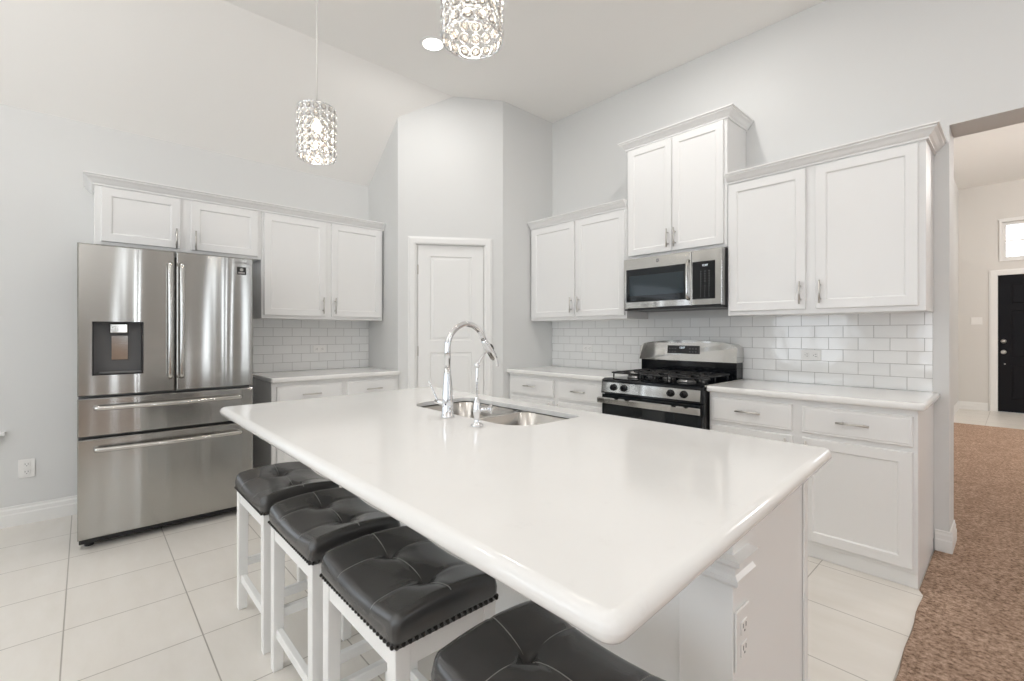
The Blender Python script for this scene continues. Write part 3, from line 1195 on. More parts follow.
tube(b, smooth_path([(-0.056, -0.012, 0.062), (-0.062, -0.015, 0.076), (-0.072, -0.027, 0.110), (-0.078, -0.038, 0.143)]), 0.0042, 10)
obj('lever', b, M['chrome'], fa)
b = lathe(nb(), [(0.004, 0.0), (0.004, 0.0015)], (0.013, -0.019, 0.055), 'Y', 12)
obj('indicator', b, M['black'], fa)

tx, ty = 3.082, -2.543
ta = thing('water_tap', 'slim chrome filtered-water tap beside the tall faucet', 'faucet', (tx, ty, 0.914))
b = nb()
lathe(b, [(0.0, 0.0), (0.023, 0.0), (0.024, 0.004), (0.012, 0.010), (0.009, 0.02), (0.010, 0.032), (0.014, 0.045), (0.015, 0.062), (0.012, 0.082), (0.008, 0.096), (0.006, 0.104), (0.0055, 0.108)], (0, 0, 0), n=20)
obj('body', b, M['chrome'], ta)
b = nb()
tube(b, smooth_path([(0, 0, 0.107), (0, 0.0, 0.16), (0, 0.001, 0.213)]), 0.0042, 12)
lathe(b, [(0.003, 0.0), (0.0085, 0.003), (0.0105, 0.011), (0.0085, 0.019), (0.003, 0.022)], (0, 0.001, 0.210), n=16)
tube(b, smooth_path([(0, 0.004, 0.220), (0, 0.016, 0.240), (0, 0.034, 0.262), (0, 0.054, 0.269), (0, 0.074, 0.262), (0, 0.090, 0.243), (0, 0.100, 0.213)]), 0.0042, 10)
obj('spout', b, M['chrome'], ta)
b = nb()
cyl(b, (0.004, 0.010, 0.058), (0.018, 0.042, 0.060), 0.0075)
cyl(b, (0.018, 0.042, 0.060), (0.022, 0.052, 0.060), 0.012, 0.010)
tube(b, [(0.034, 0.042, 0.060), (0.008, 0.056, 0.060)], [0.0055, 0.0055], 10)
tube(b, [(0.021, 0.049, 0.043), (0.021, 0.049, 0.077)], [0.0055, 0.0055], 10)
obj('cross_handle', b, M['chrome'], ta)


# ================================================================== FRIDGE
FX = 0.800                              # front of the doors
fr = thing('refrigerator', 'stainless four-door refrigerator with water dispenser and French doors', 'refrigerator', (0.0, -3.626, 0.0), PI / 2)
FW = 0.896
b = nb()
box(b, 0.004, FW - 0.004, -0.715, -0.03, 0.05, 1.745, 0.004, 2)
obj('body', b, M['midgrey'], fr)
# local x = world y offset, local y = -(world x)
def fdoor(name, x0, x1, z0, z1, recess=None):
    w, h = x1 - x0, z1 - z0
    if recess:
        bm = panelled(nb(), w, h, 0.075, [recess], [(0.0005, 0.001), (0.001, 0.060)], 0.006)
    else:
        bm = panelled(nb(), w, h, 0.075, [], [], 0.006)
    return obj(name, bm, M['steel'], fr, (x0, -FX + 0.075, z0))


SPL = 0.455
dA = fdoor('door', 0.0, SPL - 0.004, 0.888, 1.768, (0.062, 1.006 - 0.888, 0.296, 1.320 - 0.888))
dB = fdoor('door', SPL + 0.004, FW, 0.888, 1.768)
dC = fdoor('drawer', 0.0, FW, 0.652, 0.874)
dD = fdoor('drawer', 0.0, FW, 0.066, 0.638)
for d in (dA, dB):
    d['label'] = 'upper French door of brushed stainless'
# vertical handles
for par, px in ((dA, SPL - 0.030), (dB, 0.026)):
    b = nb()
    z0, z1 = 0.975 - 0.888, 1.690 - 0.888
    pts = [(px, -0.0755, z0), (px, -0.108, z0 + 0.004), (px, -0.118, z0 + 0.05), (px, -0.128, (z0 + z1) / 2), (px, -0.118, z1 - 0.05), (px, -0.108, z1 - 0.004), (px, -0.0755, z1)]
    tube(b, smooth_path(pts, 5), 0.013, 14, flat=(1.0, 0.8))
    obj('handle', b, M['steel_h'], par)
for par, zz in ((dC, 0.818 - 0.652), (dD, 0.578 - 0.066)):
    b = nb()
    a0, a1 = 0.080, FW - 0.080
    pts = [(a0, -0.0755, zz), (a0 + 0.004, -0.104, zz), (a0 + 0.06, -0.112, zz), ((a0 + a1) / 2, -0.132, zz), (a1 - 0.06, -0.112, zz), (a1 - 0.004, -0.104, zz), (a1, -0.0755, zz)]
    tube(b, smooth_path(pts, 6), 0.014, 14, flat=(0.8, 1.0))
    obj('handle', b, M['steel_h'], par)
# dispenser
b = nb()
rx0, rx1, rz0, rz1 = 0.064, 0.294, 1.008 - 0.888, 1.318 - 0.888
box(b, rx0, rx0 + 0.006, -0.0765, -0.018, rz0, rz1)
box(b, rx1 - 0.006, rx1, -0.0765, -0.018, rz0, rz1)
box(b, rx0 + 0.006, rx1 - 0.006, -0.0765, -0.018, rz1 - 0.006, rz1)
box(b, rx0 + 0.006, rx1 - 0.006, -0.0765, -0.018, rz0, rz0 + 0.006)
disp = obj('dispenser', b, M['black'], dA)
b = box(nb(), rx0 + 0.0065, rx1 - 0.0065, -0.022, -0.0175, rz0 + 0.0065, rz1 - 0.0065)
obj('recess_back', b, M['darkgrey'], disp)
b = nb()
box(b, rx0 + 0.075, rx1 - 0.068, -0.062, -0.0225, rz1 - 0.068, rz1 - 0.0065, 0.008, 3)
obj('water_nozzle', b, M['steel_h'], disp)
b = nb()
prism(b, [(-0.030, rz0 + 0.085), (-0.026, rz0 + 0.085), (-0.032, rz1 - 0.082), (-0.040, rz1 - 0.082)], 'X', rx0 + 0.085, rx1 - 0.070)
obj('paddle', b, M['steel_h'], disp)
b = nb()
box(b, rx0 + 0.03, rx1 - 0.008, -0.070, -0.0225, rz0 + 0.007, rz0 + 0.014, 0.002, 1)
obj('drip_tray', b, M['midgrey'], disp)
# badge and sticker on the right door
R90 = (PI / 2, 0, 0)
wB = FW - SPL - 0.004
text('brand_lettering', 'SAMSUNG', 0.021, M['grey_print'], dB, (wB - 0.074, -0.0757, 1.733 - 0.888), R90)
b = box(nb(), wB - 0.098, wB - 0.042, -0.0762, -0.0752, 1.654 - 0.888, 1.706 - 0.888)
st = obj('sticker', b, M['black'], dB)
b = nb()
cyl(b, (wB - 0.070, -0.0763, 1.688 - 0.888), (wB - 0.070, -0.0768, 1.688 - 0.888), 0.011, n=16)
box(b, wB - 0.090, wB - 0.050, -0.0768, -0.0763, 1.662 - 0.888, 1.671 - 0.888)
obj('sticker_print', b, mat('sticker_silver', (0.35, 0.34, 0.33), 0.4), st)
b = box(nb(), 0.006, FW - 0.006, -0.735, -0.7155, 0.022, 0.10)
obj('toe_grille', b, M['black'], fr)
for xx in (0.05, FW - 0.05):
    b = lathe(nb(), [(0.022, 0), (0.022, 0.012), (0.014, 0.016), (0.014, 0.052)], (xx, -0.70, 0.001), n=16)
    obj('foot', b, M['black'], fr)
for ha, hb_ in ((0.012, 0.09), (FW - 0.09, FW - 0.012)):
    b = box(nb(), ha, hb_, -0.71, -0.56, 1.7455, 1.772, 0.003, 1)
    obj('hinge_cover', b, M['black'], fr)


# ================================================================== RANGE
rg = thing('gas_range', 'stainless and black freestanding gas range between the base cabinets', 'range', (2.268, 0, 0))
RW = 0.782
b = nb()
box(b, 0, RW, -0.655, -0.022, 0.03, 0.888, 0.002, 1)
obj('body', b, M['black'], rg)
for xx in (0.05, RW - 0.05):
    for yy in (-0.6, -0.08):
        obj('foot', lathe(nb(), [(0.018, 0), (0.018, 0.029)], (xx, yy, 0.0005), n=12), M['black'], rg)
# cooktop with a sloping front lip
b = nb()
prism(b, [(-0.690, 0.889), (-0.022, 0.889), (-0.022, 0.912), (-0.655, 0.912), (-0.688, 0.900)], 'X', -0.001, RW + 0.001)
bmesh.ops.recalc_face_normals(b, faces=b.faces)
ct = obj('cooktop', b, M['blackgloss'], rg)
b = nb()
box(b, RW + 0.0012, RW + 0.0052, -0.66, -0.03, 0.905, 0.9165)
obj('side_trim', b, M['nickel'], rg)
# control panel
b = nb()
prism(b, [(-0.6565, 0.800), (-0.700, 0.800), (-0.692, 0.888), (-0.6565, 0.888)], 'X', 0.0, RW)
bmesh.ops.recalc_face_normals(b, faces=b.faces)
cp = obj('control_panel', b, M['blackgloss'], rg)
b = nb()
prism(b, [(-0.7008, 0.812), (-0.7030, 0.812), (-0.6965, 0.884), (-0.6940, 0.884)], 'X', 0.008, RW - 0.010)
bmesh.ops.recalc_face_normals(b, faces=b.faces)
obj('fascia', b, M['steel_h'], cp)
for kx in (0.112, 0.202, 0.568, 0.662):
    b = nb()
    lathe(b, [(0.025, 0.0), (0.025, 0.006), (0.019, 0.010), (0.0175, 0.026), (0.014, 0.029)], (0, 0, 0), 'Y', 22)
    box(b, -0.004, 0.004, -0.036, -0.010, -0.018, 0.018, 0.0015, 1)
    k = obj('knob', b, M['blackgloss'], cp, (kx, -0.7005, 0.850))
# oven door
b = nb()
od = panelled(b, RW - 0.004, 0.605, 0.040, [(0.03, 0.05, RW - 0.034, 0.53)], [(0.003, 0.003), (0.006, 0.003)], 0.004)
odo = obj('oven_door', od, M['glassblack'], rg, (0.002, -0.6565, 0.188))
b = nb()
# broad flat bar handle
hz_ = 0.755
prism(b, [(-0.742, hz_ - 0.026), (-0.752, hz_ - 0.022), (-0.754, hz_ + 0.012), (-0.742, hz_ + 0.020), (-0.730, hz_ + 0.016), (-0.730, hz_ - 0.022)], 'X', 0.0, RW + 0.004)
bmesh.ops.recalc_face_normals(b, faces=b.faces)
for xx in (0.02, RW - 0.045):
    box(b, xx, xx + 0.025, -0.731, -0.6975, hz_ - 0.014, hz_ + 0.010)
for v in b.verts:
    v.co -= Vector((0.002, -0.6565, 0.188))
obj('handle', b, M['steel_h'], odo)
b = nb()
panelled(b, RW - 0.004, 0.14, 0.040, [], [], 0.004)
obj('drawer', b, M['steel_h'], rg, (0.002, -0.6565, 0.040))
# back guard: black riser and arched stainless console
b = nb()
box(b, -0.006, RW - 0.010, -0.130, -0.022, 0.9125, 1.0365)
obj('riser', b, M['blackgloss'], rg)
b = nb()
N = 24
out = [(0.0, 1.042), (RW, 1.042)]
out2 = []
for i in range(N + 1):
    t_ = i / N
    x = RW * (1 - t_)
    e_ = min(t_, 1 - t_)
    z = 1.150 + 0.040 * (1 - (2 * t_ - 1) ** 2) ** 0.7
    if e_ < 0.03:
        z -= (0.03 - e_) * 0.5
    out2.append((x, z))
out = [(-0.016, 1.037), (RW - 0.004, 1.037)]
out2 = [(-0.016 + (RW + 0.012) * x / RW, z + 0.008) for x, z in out2]
pts = out + out2
A = [b.verts.new((x, -0.148 if z < 1.1 else -0.132, z)) for x, z in pts]
B = [b.verts.new((x, -0.022, z)) for x, z in pts]
n_ = len(pts)
for i in range(n_):
    b.faces.new((A[i], A[(i + 1) % n_], B[(i + 1) % n_], B[i]))
b.faces.new(A[::-1]); b.faces.new(B)
bmesh.ops.recalc_face_normals(b, faces=b.faces)
con = obj('back_console', b, M['steel_h'], rg)
b = nb()
prism(b, [(-0.1400, 1.093), (-0.1475, 1.093), (-0.1405, 1.155), (-0.1350, 1.155)], 'X', 0.238, 0.500)
bmesh.ops.recalc_face_normals(b, faces=b.faces)
dsp = obj('display', b, M['black'], con)
text('clock_digits', '12:07', 0.021, M['display'], dsp, (0.362, -0.1428, 1.138), (PI / 2 - 0.11, 0, 0))
for r_ in range(2):
    for c_ in list(range(3)) + [7, 8, 9]:
        b = box(nb(), 0.252 + c_ * 0.024, 0.264 + c_ * 0.024, -0.1474 + r_ * 0.0025, -0.1440 + r_ * 0.0025, 1.106 + r_ * 0.023, 1.1095 + r_ * 0.023)
        obj('button', b, M['grey_print'], dsp)

# burners and grates
def ring_pts(cx_, cy_, r, z, n=24):
    return [(cx_ + r * math.cos(2 * PI * i / n), cy_ + r * math.sin(2 * PI * i / n), z) for i in range(n)]


for (bx_, by_, br) in ((0.175, -0.51, 0.048), (0.175, -0.25, 0.040), (0.583, -0.51, 0.052), (0.583, -0.25, 0.038), (0.385, -0.385, 0.036)):
    b = lathe(nb(), [(br + 0.012, 0), (br + 0.010, 0.008), (br, 0.010), (br, 0.017), (br * 0.7, 0.020)], (bx_, by_, 0.9125), n=28)
    bb_ = obj('burner', b, M['darksteel'], ct)
    b = lathe(nb(), [(br * 0.82, 0), (br * 0.82, 0.008), (br * 0.6, 0.011)], (bx_, by_, 0.9328), n=28)
    obj('burner_cap', b, M['iron'], bb_)
for gx0, gx1 in ((0.030, 0.264), (0.272, 0.498), (0.506, 0.740)):
    b = nb()
    z = 0.952
    y0g, y1g = -0.625, -0.150
    bar = 0.0055
    frame = [(x, y, z) for x, y in rrect(gx0 + 0.006, gx1 - 0.006, y0g, y1g, 0.02, 4)]
    tube(b, frame, bar, 8, closed=True)
    ym = (y0g + y1g) / 2
    tube(b, [(gx0 + 0.008, ym, z), (gx1 - 0.008, ym, z)], bar, 8)
    xm = (gx0 + gx1) / 2
    for yy in ((y0g + ym) / 2, (y1g + ym) / 2):
        tube(b, [(gx0 + 0.008, yy, z), (xm - 0.03, yy, z + 0.002)], bar, 8)
        tube(b, [(gx1 - 0.008, yy, z), (xm + 0.03, yy, z + 0.002)], bar, 8)
        tube(b, [(xm, y0g if yy < ym else ym, z), (xm, yy - 0.03, z + 0.002)], bar, 8)
        tube(b, [(xm, ym if yy < ym else y1g, z), (xm, yy + 0.03, z + 0.002)], bar, 8)
    for xx in (gx0 + 0.010, gx1 - 0.010):
        for yy in (y0g + 0.03, ym, y1g - 0.03):
            tube(b, [(xx, yy, z), (xx, yy, 0.9135)], bar, 8)
    obj('grate', b, M['iron'], rg)


# ================================================================== MICROWAVE
mw = thing('microwave', 'stainless over-the-range microwave mounted above the gas range', 'microwave', (2.258, 0, 1.432))
MW, MH = 0.793, 0.412
b = nb()
box(b, 0.008, MW - 0.004, -0.345, -0.012, 0.012, MH, 0.002, 1)
obj('body', b, M['darkgrey'], mw)
DWm = 0.566
b = panelled(nb(), DWm, MH - 0.020, 0.050, [(0.022, 0.048, 0.535, 0.308)], [(0.002, 0.002), (0.003, 0.003)], 0.005)
md = obj('door', b, M['steel_h'], mw, (0.004, -0.3458, 0.016))
b = box(nb(), 0.0255, 0.5315, -0.0497, -0.0475, 0.0515, 0.3045, 0.0005, 1)
mg = obj('window', b, M['glassblack'], md)
b = box(nb(), 0.054, 0.510, -0.0504, -0.0498, 0.098, 0.255)
obj('window_screen', b, mat('perforated_screen', (0.02, 0.032, 0.04), 0.05), mg)
b = nb()
tube(b, smooth_path([(0.550, -0.0505, 0.050), (0.550, -0.074, 0.056), (0.550, -0.082, 0.10), (0.550, -0.084, 0.19), (0.550, -0.082, 0.28), (0.550, -0.074, 0.318), (0.550, -0.0505, 0.324)], 4), 0.0105, 12)
obj('handle', b, M['steel_h'], md)
b = nb()
cyl(b, (0.300, -0.0503, 0.357), (0.300, -0.0512, 0.357), 0.013, n=24)
bad = obj('badge', b, M['grey_print'], md)
text('badge_lettering', 'GE', 0.014, M['white_print'], bad, (0.300, -0.0515, 0.357), R90, 0.0002)
b = panelled(nb(), MW - 0.004 - DWm - 0.006, MH - 0.020, 0.050, [(0.006, 0.044, 0.172, 0.310)], [(0.002, 0.002), (0.003, 0.003)], 0.005)
mp_ = obj('control_panel', b, M['steel_h'], mw, (DWm + 0.006, -0.3458, 0.016))
b = box(nb(), 0.0095, 0.1685, -0.0508, -0.0475, 0.0475, 0.3065, 0.0008, 1)
mk = obj('keypad', b, M['blackgloss'], mp_)
text('clock_digits', '12:07', 0.019, M['display'], mk, (0.100, -0.0510, 0.280), R90)
b = nb()
for r_ in range(11):
    for c_ in range(3):
        if r_ == 5 and c_ == 1:
            continue
        zz = 0.062 + r_ * 0.0175
        ww = 0.005 if r_ < 4 else 0.008
        box(b, 0.066 + c_ * 0.030, 0.066 + c_ * 0.030 + ww, -0.0513, -0.0509, zz, zz + 0.0045)
obj('key_print', b, M['midgrey'], mk)
b = nb()
box(b, 0.012, MW - 0.008, -0.392, -0.02, 0.0, 0.0115, 0.001, 1)
obj('vent_grille', b, M['black'], mw)


# ================================================================== STOOLS
TF = 0.098


def seat_mesh(w=0.438, d=0.308, z0=0.0, nx=56, ny=40):
    """saddle cushion, two tufts on the centre line, creases running out from each"""
    bm = nb()
    T = [(-TF, 0.0), (TF, 0.0)]

    def top(x, y):
        u, v = 2 * x / w, 2 * y / d
        z = 0.053 + 0.024 * u * u - 0.004 * v * v
        z += 0.016 * (1 - v * v) * (1 - u * u * 0.3)
        ex, ey = (1 - abs(u)) * w / 2, (1 - abs(v)) * d / 2
        for e_ in (ex, ey):
            r = 0.022
            if e_ < r:
                z -= 0.016 * (1 - math.sqrt(max(0, 1 - (1 - e_ / r) ** 2)))
        for tx_, ty_ in T:
            q = math.hypot(x - tx_, y - ty_)
            z -= 0.014 * math.exp(-(q / 0.016) ** 2) + 0.015 * math.exp(-(q / 0.048) ** 2)
        # creases across (through each tuft) and along the centre line
        for tx_, ty_ in T:
            z -= 0.0055 * math.exp(-((x - tx_) / 0.006) ** 2) * (0.35 + 0.65 * math.exp(-(abs(y) / 0.07) ** 2))
        z -= 0.0055 * math.exp(-(y / 0.006) ** 2) * (0.4 + 0.6 * math.exp(-((abs(x) - TF) / 0.05) ** 2))
        return z
    G = [[None] * (ny + 1) for _ in range(nx + 1)]
    def ease(t):            # denser toward rim
        return math.sin((t - 0.5) * PI) * 0.5 + 0.5
    for i in range(nx + 1):
        for j in range(ny + 1):
            a = (i / nx) * 0.6 + ease(i / nx) * 0.4
            c = (j / ny) * 0.6 + ease(j / ny) * 0.4
            x, y = (a - 0.5) * w, (c - 0.5) * d
            # rounded plan corners
            rx, ry = abs(x) - (w / 2 - 0.02), abs(y) - (d / 2 - 0.02)
            zz = top(x, y)
            if rx > 0 and ry > 0:
                l = math.hypot(rx, ry)
                m_ = max(rx, ry)
                x = math.copysign(w / 2 - 0.02 + rx * m_ / l, x)
                y = math.copysign(d / 2 - 0.02 + ry * m_ / l, y)
            G[i][j] = bm.verts.new((x, y, zz))
    for i in range(nx):
        for j in range(ny):
            bm.faces.new((G[i][j], G[i + 1][j], G[i + 1][j + 1], G[i][j + 1])).smooth = True
    per = [G[i][0] for i in range(nx + 1)] + [G[nx][j] for j in range(1, ny + 1)] + [G[i][ny] for i in range(nx - 1, -1, -1)] + [G[0][j] for j in range(ny - 1, 0, -1)]
    prev = per
    for k, (zf, o) in enumerate(((0.66, 0.004), (0.33, 0.003), (0.0, -0.001))):
        cur = []
        for v in per:
            n = Vector((v.co.x / (w / 2), v.co.y / (d / 2), 0))
            s = Vector((math.copysign(1, n.x) if abs(n.x) > 0.9 else 0, math.copysign(1, n.y) if abs(n.y) > 0.9 else 0, 0))
            if s.length > 0:
                s.normalize()
            cur.append(bm.verts.new((v.co.x + s.x * o, v.co.y + s.y * o, v.co.z * zf)))
        for i in range(len(per)):
            bm.faces.new((prev[i], cur[i], cur[(i + 1) % len(per)], prev[(i + 1) % len(per)])).smooth = True
        prev = cur
    bm.faces.new(prev)
    bmesh.ops.recalc_face_normals(bm, faces=bm.faces)
    return bm, top


def make_stool(label):
    w, d, zs = 0.438, 0.308, 0.543
    t = thing('bar_stool', label, 'stool', (0, 0, 0), 0, 'bar stools along the island')
    bm, top = seat_mesh(w, d)
    seat = obj('seat_cushion', bm, M['leather'], t, (0, 0, zs))
    # seam piping
    b = nb()
    k = 34
    for tx_ in (-TF, TF):
        for s in (-1, 1):
            pts = [(tx_ + 0.003, s * (0.012 + (d / 2 - 0.014) * i / k), top(tx_, s * (0.012 + (d / 2 - 0.014) * i / k)) + 0.0006) for i in range(k + 1)]
            tube(b, pts, 0.0011, 5)
    for xa, xb in ((-w / 2 + 0.004, -TF - 0.012), (-TF + 0.012, TF - 0.012), (TF + 0.012, w / 2 - 0.004)):
        pts = [(xa + (xb - xa) * i / k, 0.003, top(xa + (xb - xa) * i / k, 0.0) + 0.0006) for i in range(k + 1)]
        tube(b, pts, 0.0011, 5)
    obj('stitching', b, M['thread'], seat)
    # tuft buttons
    for tx_ in (-TF, TF):
        b = lathe(nb(), [(0.006, 0), (0.0055, 0.0015), (0.003, 0.0025)], (tx_, 0, top(tx_, 0) - 0.001), n=14)
        obj('button', b, M['leather'], seat)
    # nailhead trim
    b = nb()
    pos = []
    sx, sy = w / 2 + 0.001, d / 2 + 0.001
    m1 = 26
    m2 = 18
    for i in range(m1):
        x = -w / 2 + 0.008 + (w - 0.016) * i / (m1 - 1)
        pos += [((x, -sy, 0.006), (0, -1, 0)), ((x, sy, 0.006), (0, 1, 0))]
    for i in range(m2):
        y = -d / 2 + 0.008 + (d - 0.016) * i / (m2 - 1)
        pos += [((-sx, y, 0.006), (-1, 0, 0)), ((sx, y, 0.006), (1, 0, 0))]
    for p, n in pos:
        p, n = Vector(p), Vector(n)
        cyl(b, p - n * 0.002, p + n * 0.0015, 0.0055, 0.0050, 8)
        cyl(b, p + n * 0.0015, p + n * 0.0035, 0.0050, 0.0022, 8)
    obj('nailhead_trim', b, M['nail'], seat)
    # frame
    b = nb()
    lw = 0.040
    X0, X1, Y0, Y1 = -w / 2 + 0.004, w / 2 - 0.004, -d / 2 + 0.006, d / 2 - 0.006
    zt = zs - 0.0008
    for (a0, a1, c0, c1) in ((X0 + lw, X1 - lw, Y0 + 0.004, Y0 + 0.024), (X0 + lw, X1 - lw, Y1 - 0.024, Y1 - 0.004)):
        box(b, a0, a1, c0, c1, zt - 0.055, zt, 0.0015, 1)
    for (a0, a1) in ((X0 + 0.004, X0 + 0.024), (X1 - 0.024, X1 - 0.004)):
        box(b, a0, a1, Y0 + lw, Y1 - lw, zt - 0.055, zt, 0.0015, 1)
    obj('apron', b, M['stoolwood'], t)
    for a0 in (X0, X1 - lw):
        for c0 in (Y0, Y1 - lw):
            b = box(nb(), a0, a0 + lw, c0, c0 + lw, 0.0008, zt, 0.002, 1)
            # legs taper a little toward the floor
            for v in b.verts:
                if v.co.z < 0.1:
                    mx_, my_ = a0 + lw / 2, c0 + lw / 2
                    ox = a0 if a0 == X0 else a0 + lw
                    oy = c0 if c0 == Y0 else c0 + lw
                    v.co.x = ox + (v.co.x - ox) * 0.88
                    v.co.y = oy + (v.co.y - oy) * 0.88
            obj('leg', b, M['stoolwood'], t)
    for c0 in (Y0 + 0.009, Y1 - 0.031):
        b = box(nb(), X0 + lw - 0.002, X1 - lw + 0.002, c0, c0 + 0.022, 0.125, 0.158, 0.002, 1)
        obj('stretcher', b, M['stoolwood'], t)
    for a0 in (X0 + 0.009, X1 - 0.031):
        b = box(nb(), a0, a0 + 0.022, Y0 + lw - 0.002, Y1 - lw + 0.002, 0.190, 0.223, 0.002, 1)
        obj('stretcher', b, M['stoolwood'], t)
    return t


stool_labels = ['grey leather bar stool nearest the fridge, under the far end of the island',
                'second grey leather bar stool counted from the fridge, tucked beside the farthest one',
                'third grey leather bar stool from the fridge, its whole tufted seat in view',
                'closest grey leather bar stool, cut off by the bottom of the photo']
st0 = make_stool(stool_labels[0])
SX = [2.216, 2.741, 3.258, 3.840]
SY = -2.935
st0.location = (SX[0], SY, 0)
for i in (1, 2, 3):
    dup(st0, (SX[i], SY, 0), 0, stool_labels[i])


# ================================================================== CEILING LIGHTS
def pendant(label, x, y, proto=None):
    zb = 2.285
    H, R_ = 0.290, 0.107
    if proto:
        r = dup(proto, (x, y, zb), 0, label)
    else:
        r = thing('pendant_light', label, 'lamp', (x, y, zb), 0, 'crystal pendant lights over the island')
        b = nb()
        for z in (0.0, H):
            tube(b, ring_pts(0, 0, R_, z, 40), 0.0030, 8, closed=True)
        for i in range(4):
            a = i * PI / 2 + 0.2
            tube(b, [(R_ * math.cos(a), R_ * math.sin(a), H), (0.014 * math.cos(a), 0.014 * math.sin(a), H + 0.006)], 0.002, 6)
            a += PI / 32 - 0.2
            tube(b, [(R_ * math.cos(a), R_ * math.sin(a), 0), (R_ * math.cos(a), R_ * math.sin(a), H)], 0.0012, 6)
        lathe(b, [(0.018, 0.0), (0.018, 0.008), (0.008, 0.014), (0.006, 0.03)], (0, 0, H), n=16)
        sh_ = obj('shade_frame', b, M['chrome'], r)
        # crystal rings
        bm = nb()
        rr = 0.0202
        tube(bm, [(rr * math.cos(2 * PI * k / 18), 0, rr * math.sin(2 * PI * k / 18)) for k in range(18)], 0.0024, 6, closed=True, mi=0)
        # faceted disc
        prof = [(0.004, 0.0055), (0.010, 0.0045), (0.0155, 0.0), (0.010, -0.0045), (0.004, -0.0055)]
        rings = [[bm.verts.new((q * math.cos(2 * PI * (k + 0.5 * (m % 2)) / 8), h, q * math.sin(2 * PI * (k + 0.5 * (m % 2)) / 8))) for k in range(8)] for m, (q, h) in enumerate(prof)]
        for m in range(len(rings) - 1):
            for k in range(8):
                if m % 2 == 0:
                    t3 = ((rings[m][k], rings[m][(k + 1) % 8], rings[m + 1][k]), (rings[m][(k + 1) % 8], rings[m + 1][(k + 1) % 8], rings[m + 1][k]))
                else:
                    t3 = ((rings[m][k], rings[m][(k + 1) % 8], rings[m + 1][(k + 1) % 8]), (rings[m][k], rings[m + 1][(k + 1) % 8], rings[m + 1][k]))
                for tr in t3:
                    f = bm.faces.new(tr); f.material_index = 1
        f = bm.faces.new(rings[0][::-1]); f.material_index = 1
        f = bm.faces.new(rings[-1]); f.material_index = 1
        bmesh.ops.recalc_face_normals(bm, faces=bm.faces)
        first = obj('crystal_bead', bm, [M['chrome'], M['crystal']], r)
        nc, nr = 16, 6
        rows = [0.0240 + 0.0484 * k for k in range(nr)]
        q = 0
        for k, z in enumerate(rows):
            for i in range(nc):
                a = 2 * PI * (i + 0.0 * (k % 2)) / nc
                o_ = first if q == 0 else first.copy()
                if q:
                    COL.objects.link(o_)
                    o_.parent = r
                o_.location = (R_ * math.cos(a), R_ * math.sin(a), z)
                o_.rotation_euler = (0, 0, a + PI / 2)
                q += 1
        b = nb()
        cyl(b, (0, 0, H + 0.03), (0, 0, CEIL - zb - 0.03), 0.0048, n=8)
        obj('cord', b, M['cable'], r)
        b = lathe(nb(), [(0.004, 0.0), (0.045, 0.006), (0.060, 0.020), (0.060, 0.0255)], (0, 0, CEIL - zb - 0.026), n=28)
        obj('canopy', b, M['nickel'], r)
        b = lathe(nb(), [(0.016, 0.0), (0.017, 0.03), (0.012, 0.06)], (0, 0, H - 0.062), n=16)
        obj('socket', b, M['nickel'], r)
        b = lathe(nb(), [(0.003, 0.0), (0.018, 0.008), (0.026, 0.026), (0.026, 0.040), (0.018, 0.062), (0.012, 0.078)], (0, 0, H - 0.142), n=20)
        obj('bulb', b, M['bulb'], r)
    return r


P0 = pendant('crystal drum pendant lamp hanging in front of the fridge wall, whole shade in view', 1.612, -2.585)
P1 = pendant('crystal drum pendant lamp cut off by the top of the photo', 3.108, -2.585, P0)
for q in (P0, P1):
    l = bpy.data.lights.new('pendant_glow', 'POINT')
    l.energy = 4
    l.color = (1.0, 0.88, 0.72)
    l.shadow_soft_size = 0.03
    o = bpy.data.objects.new('pendant_glow', l)
    o.location = (q.location.x, q.location.y, 2.285 + 0.06)
    COL.objects.link(o)


def downlight(label, x, y, power=13):
    r = thing('recessed_light', label, 'lamp', (x, y, CEIL), 0, 'recessed ceiling lights')
    b = nb()
    N_ = 36
    prof = [(0.098, -0.0005), (0.096, -0.006), (0.080, -0.007), (0.074, -0.004), (0.074, -0.0005)]
    L = [[b.verts.new((p * math.cos(2 * PI * i / N_), p * math.sin(2 * PI * i / N_), h)) for i in range(N_)] for p, h in prof]
    for k in range(len(L) - 1):
        for i in range(N_):
            b.faces.new((L[k][i], L[k][(i + 1) % N_], L[k + 1][(i + 1) % N_], L[k + 1][i])).smooth = True
    bmesh.ops.recalc_face_normals(b, faces=b.faces)
    obj('trim_ring', b, M['trim'], r)
    b = lathe(nb(), [(0.0735, -0.0035), (0.0735, -0.0008)], (0, 0, 0), n=32)
    obj('lens', b, M['lamp'], r)
    l = bpy.data.lights.new('downlight_beam', 'AREA')
    l.shape = 'DISK'
    l.size = 0.14
    l.energy = power
    l.color = (1.0, 0.975, 0.945)
    o = bpy.data.objects.new('downlight_beam', l)
    o.location = (x, y, CEIL - 0.012)
    COL.objects.link(o)
    return r


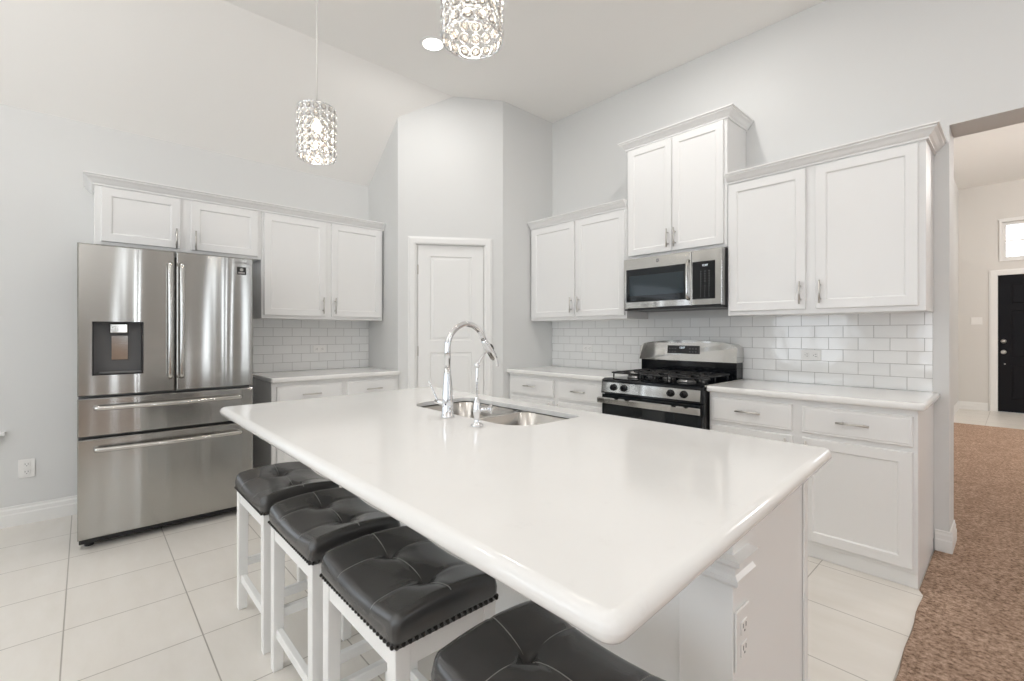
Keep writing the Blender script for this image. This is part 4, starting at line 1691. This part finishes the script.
downlight('lit round recessed ceiling light beside the upper crystal pendant', 1.412, -1.65, 18)
for (x, y) in ((2.95, -0.95), (4.75, -1.55), (1.45, -4.2), (3.6, -4.4), (6.0, -1.6), (6.2, -4.4)):  # extra downlights added out of view to even out the brightness
    downlight('lit round recessed ceiling light added out of view to brighten the room', x, y, 20 if x == 2.95 else 13)
# unseen fixture added to brighten the entry hall
l = bpy.data.lights.new('hall_fill', 'POINT')
l.energy = 380
l.color = (1.0, 0.96, 0.92)
l.shadow_soft_size = 0.12
o = bpy.data.objects.new('hall_fill', l)
o.location = (6.3, 4.2, 3.2)
COL.objects.link(o)
hl = thing('added_hall_lamp', 'small round ceiling lamp added unseen to brighten the entry hall', 'lamp', (6.3, 4.2, 3.64))
obj('lamp_shade', lathe(nb(), [(0.05, -0.10), (0.13, -0.08), (0.15, -0.03), (0.15, -0.001)], (0, 0, 0), n=28), M['lamp'], hl)


def torchiere(label, x, y):  # unseen lamp added as upward fill for the ceiling
    r = thing('added_floor_lamp', label, 'lamp', (x, y, 0.012))
    obj('base', lathe(nb(), [(0.14, 0.0), (0.14, 0.015), (0.03, 0.03)], (0, 0, 0.0008), n=28), M['nickel'], r)
    obj('pole', cyl(nb(), (0, 0, 0.031), (0, 0, 1.78), 0.011), M['nickel'], r)
    b = nb()
    lathe(b, [(0.02, 1.7805), (0.09, 1.81), (0.17, 1.87), (0.165, 1.872), (0.085, 1.818), (0.02, 1.79)], (0, 0, 0), n=32)
    obj('lamp_shade', b, M['nickel'], r)
    l = bpy.data.lights.new('fill_uplight', 'AREA')
    l.shape = 'DISK'
    l.size = 0.26
    l.energy = 115
    l.color = (1.0, 1.0, 1.0)
    o = bpy.data.objects.new('fill_uplight', l)
    o.location = (x, y, 1.89)
    o.rotation_euler = (PI, 0, 0)
    COL.objects.link(o)


torchiere('added unseen nickel torchiere brightening the ceiling near the far window wall', 7.4, -4.0)
torchiere('added unseen nickel torchiere brightening the ceiling behind the camera', 2.6, -6.2)
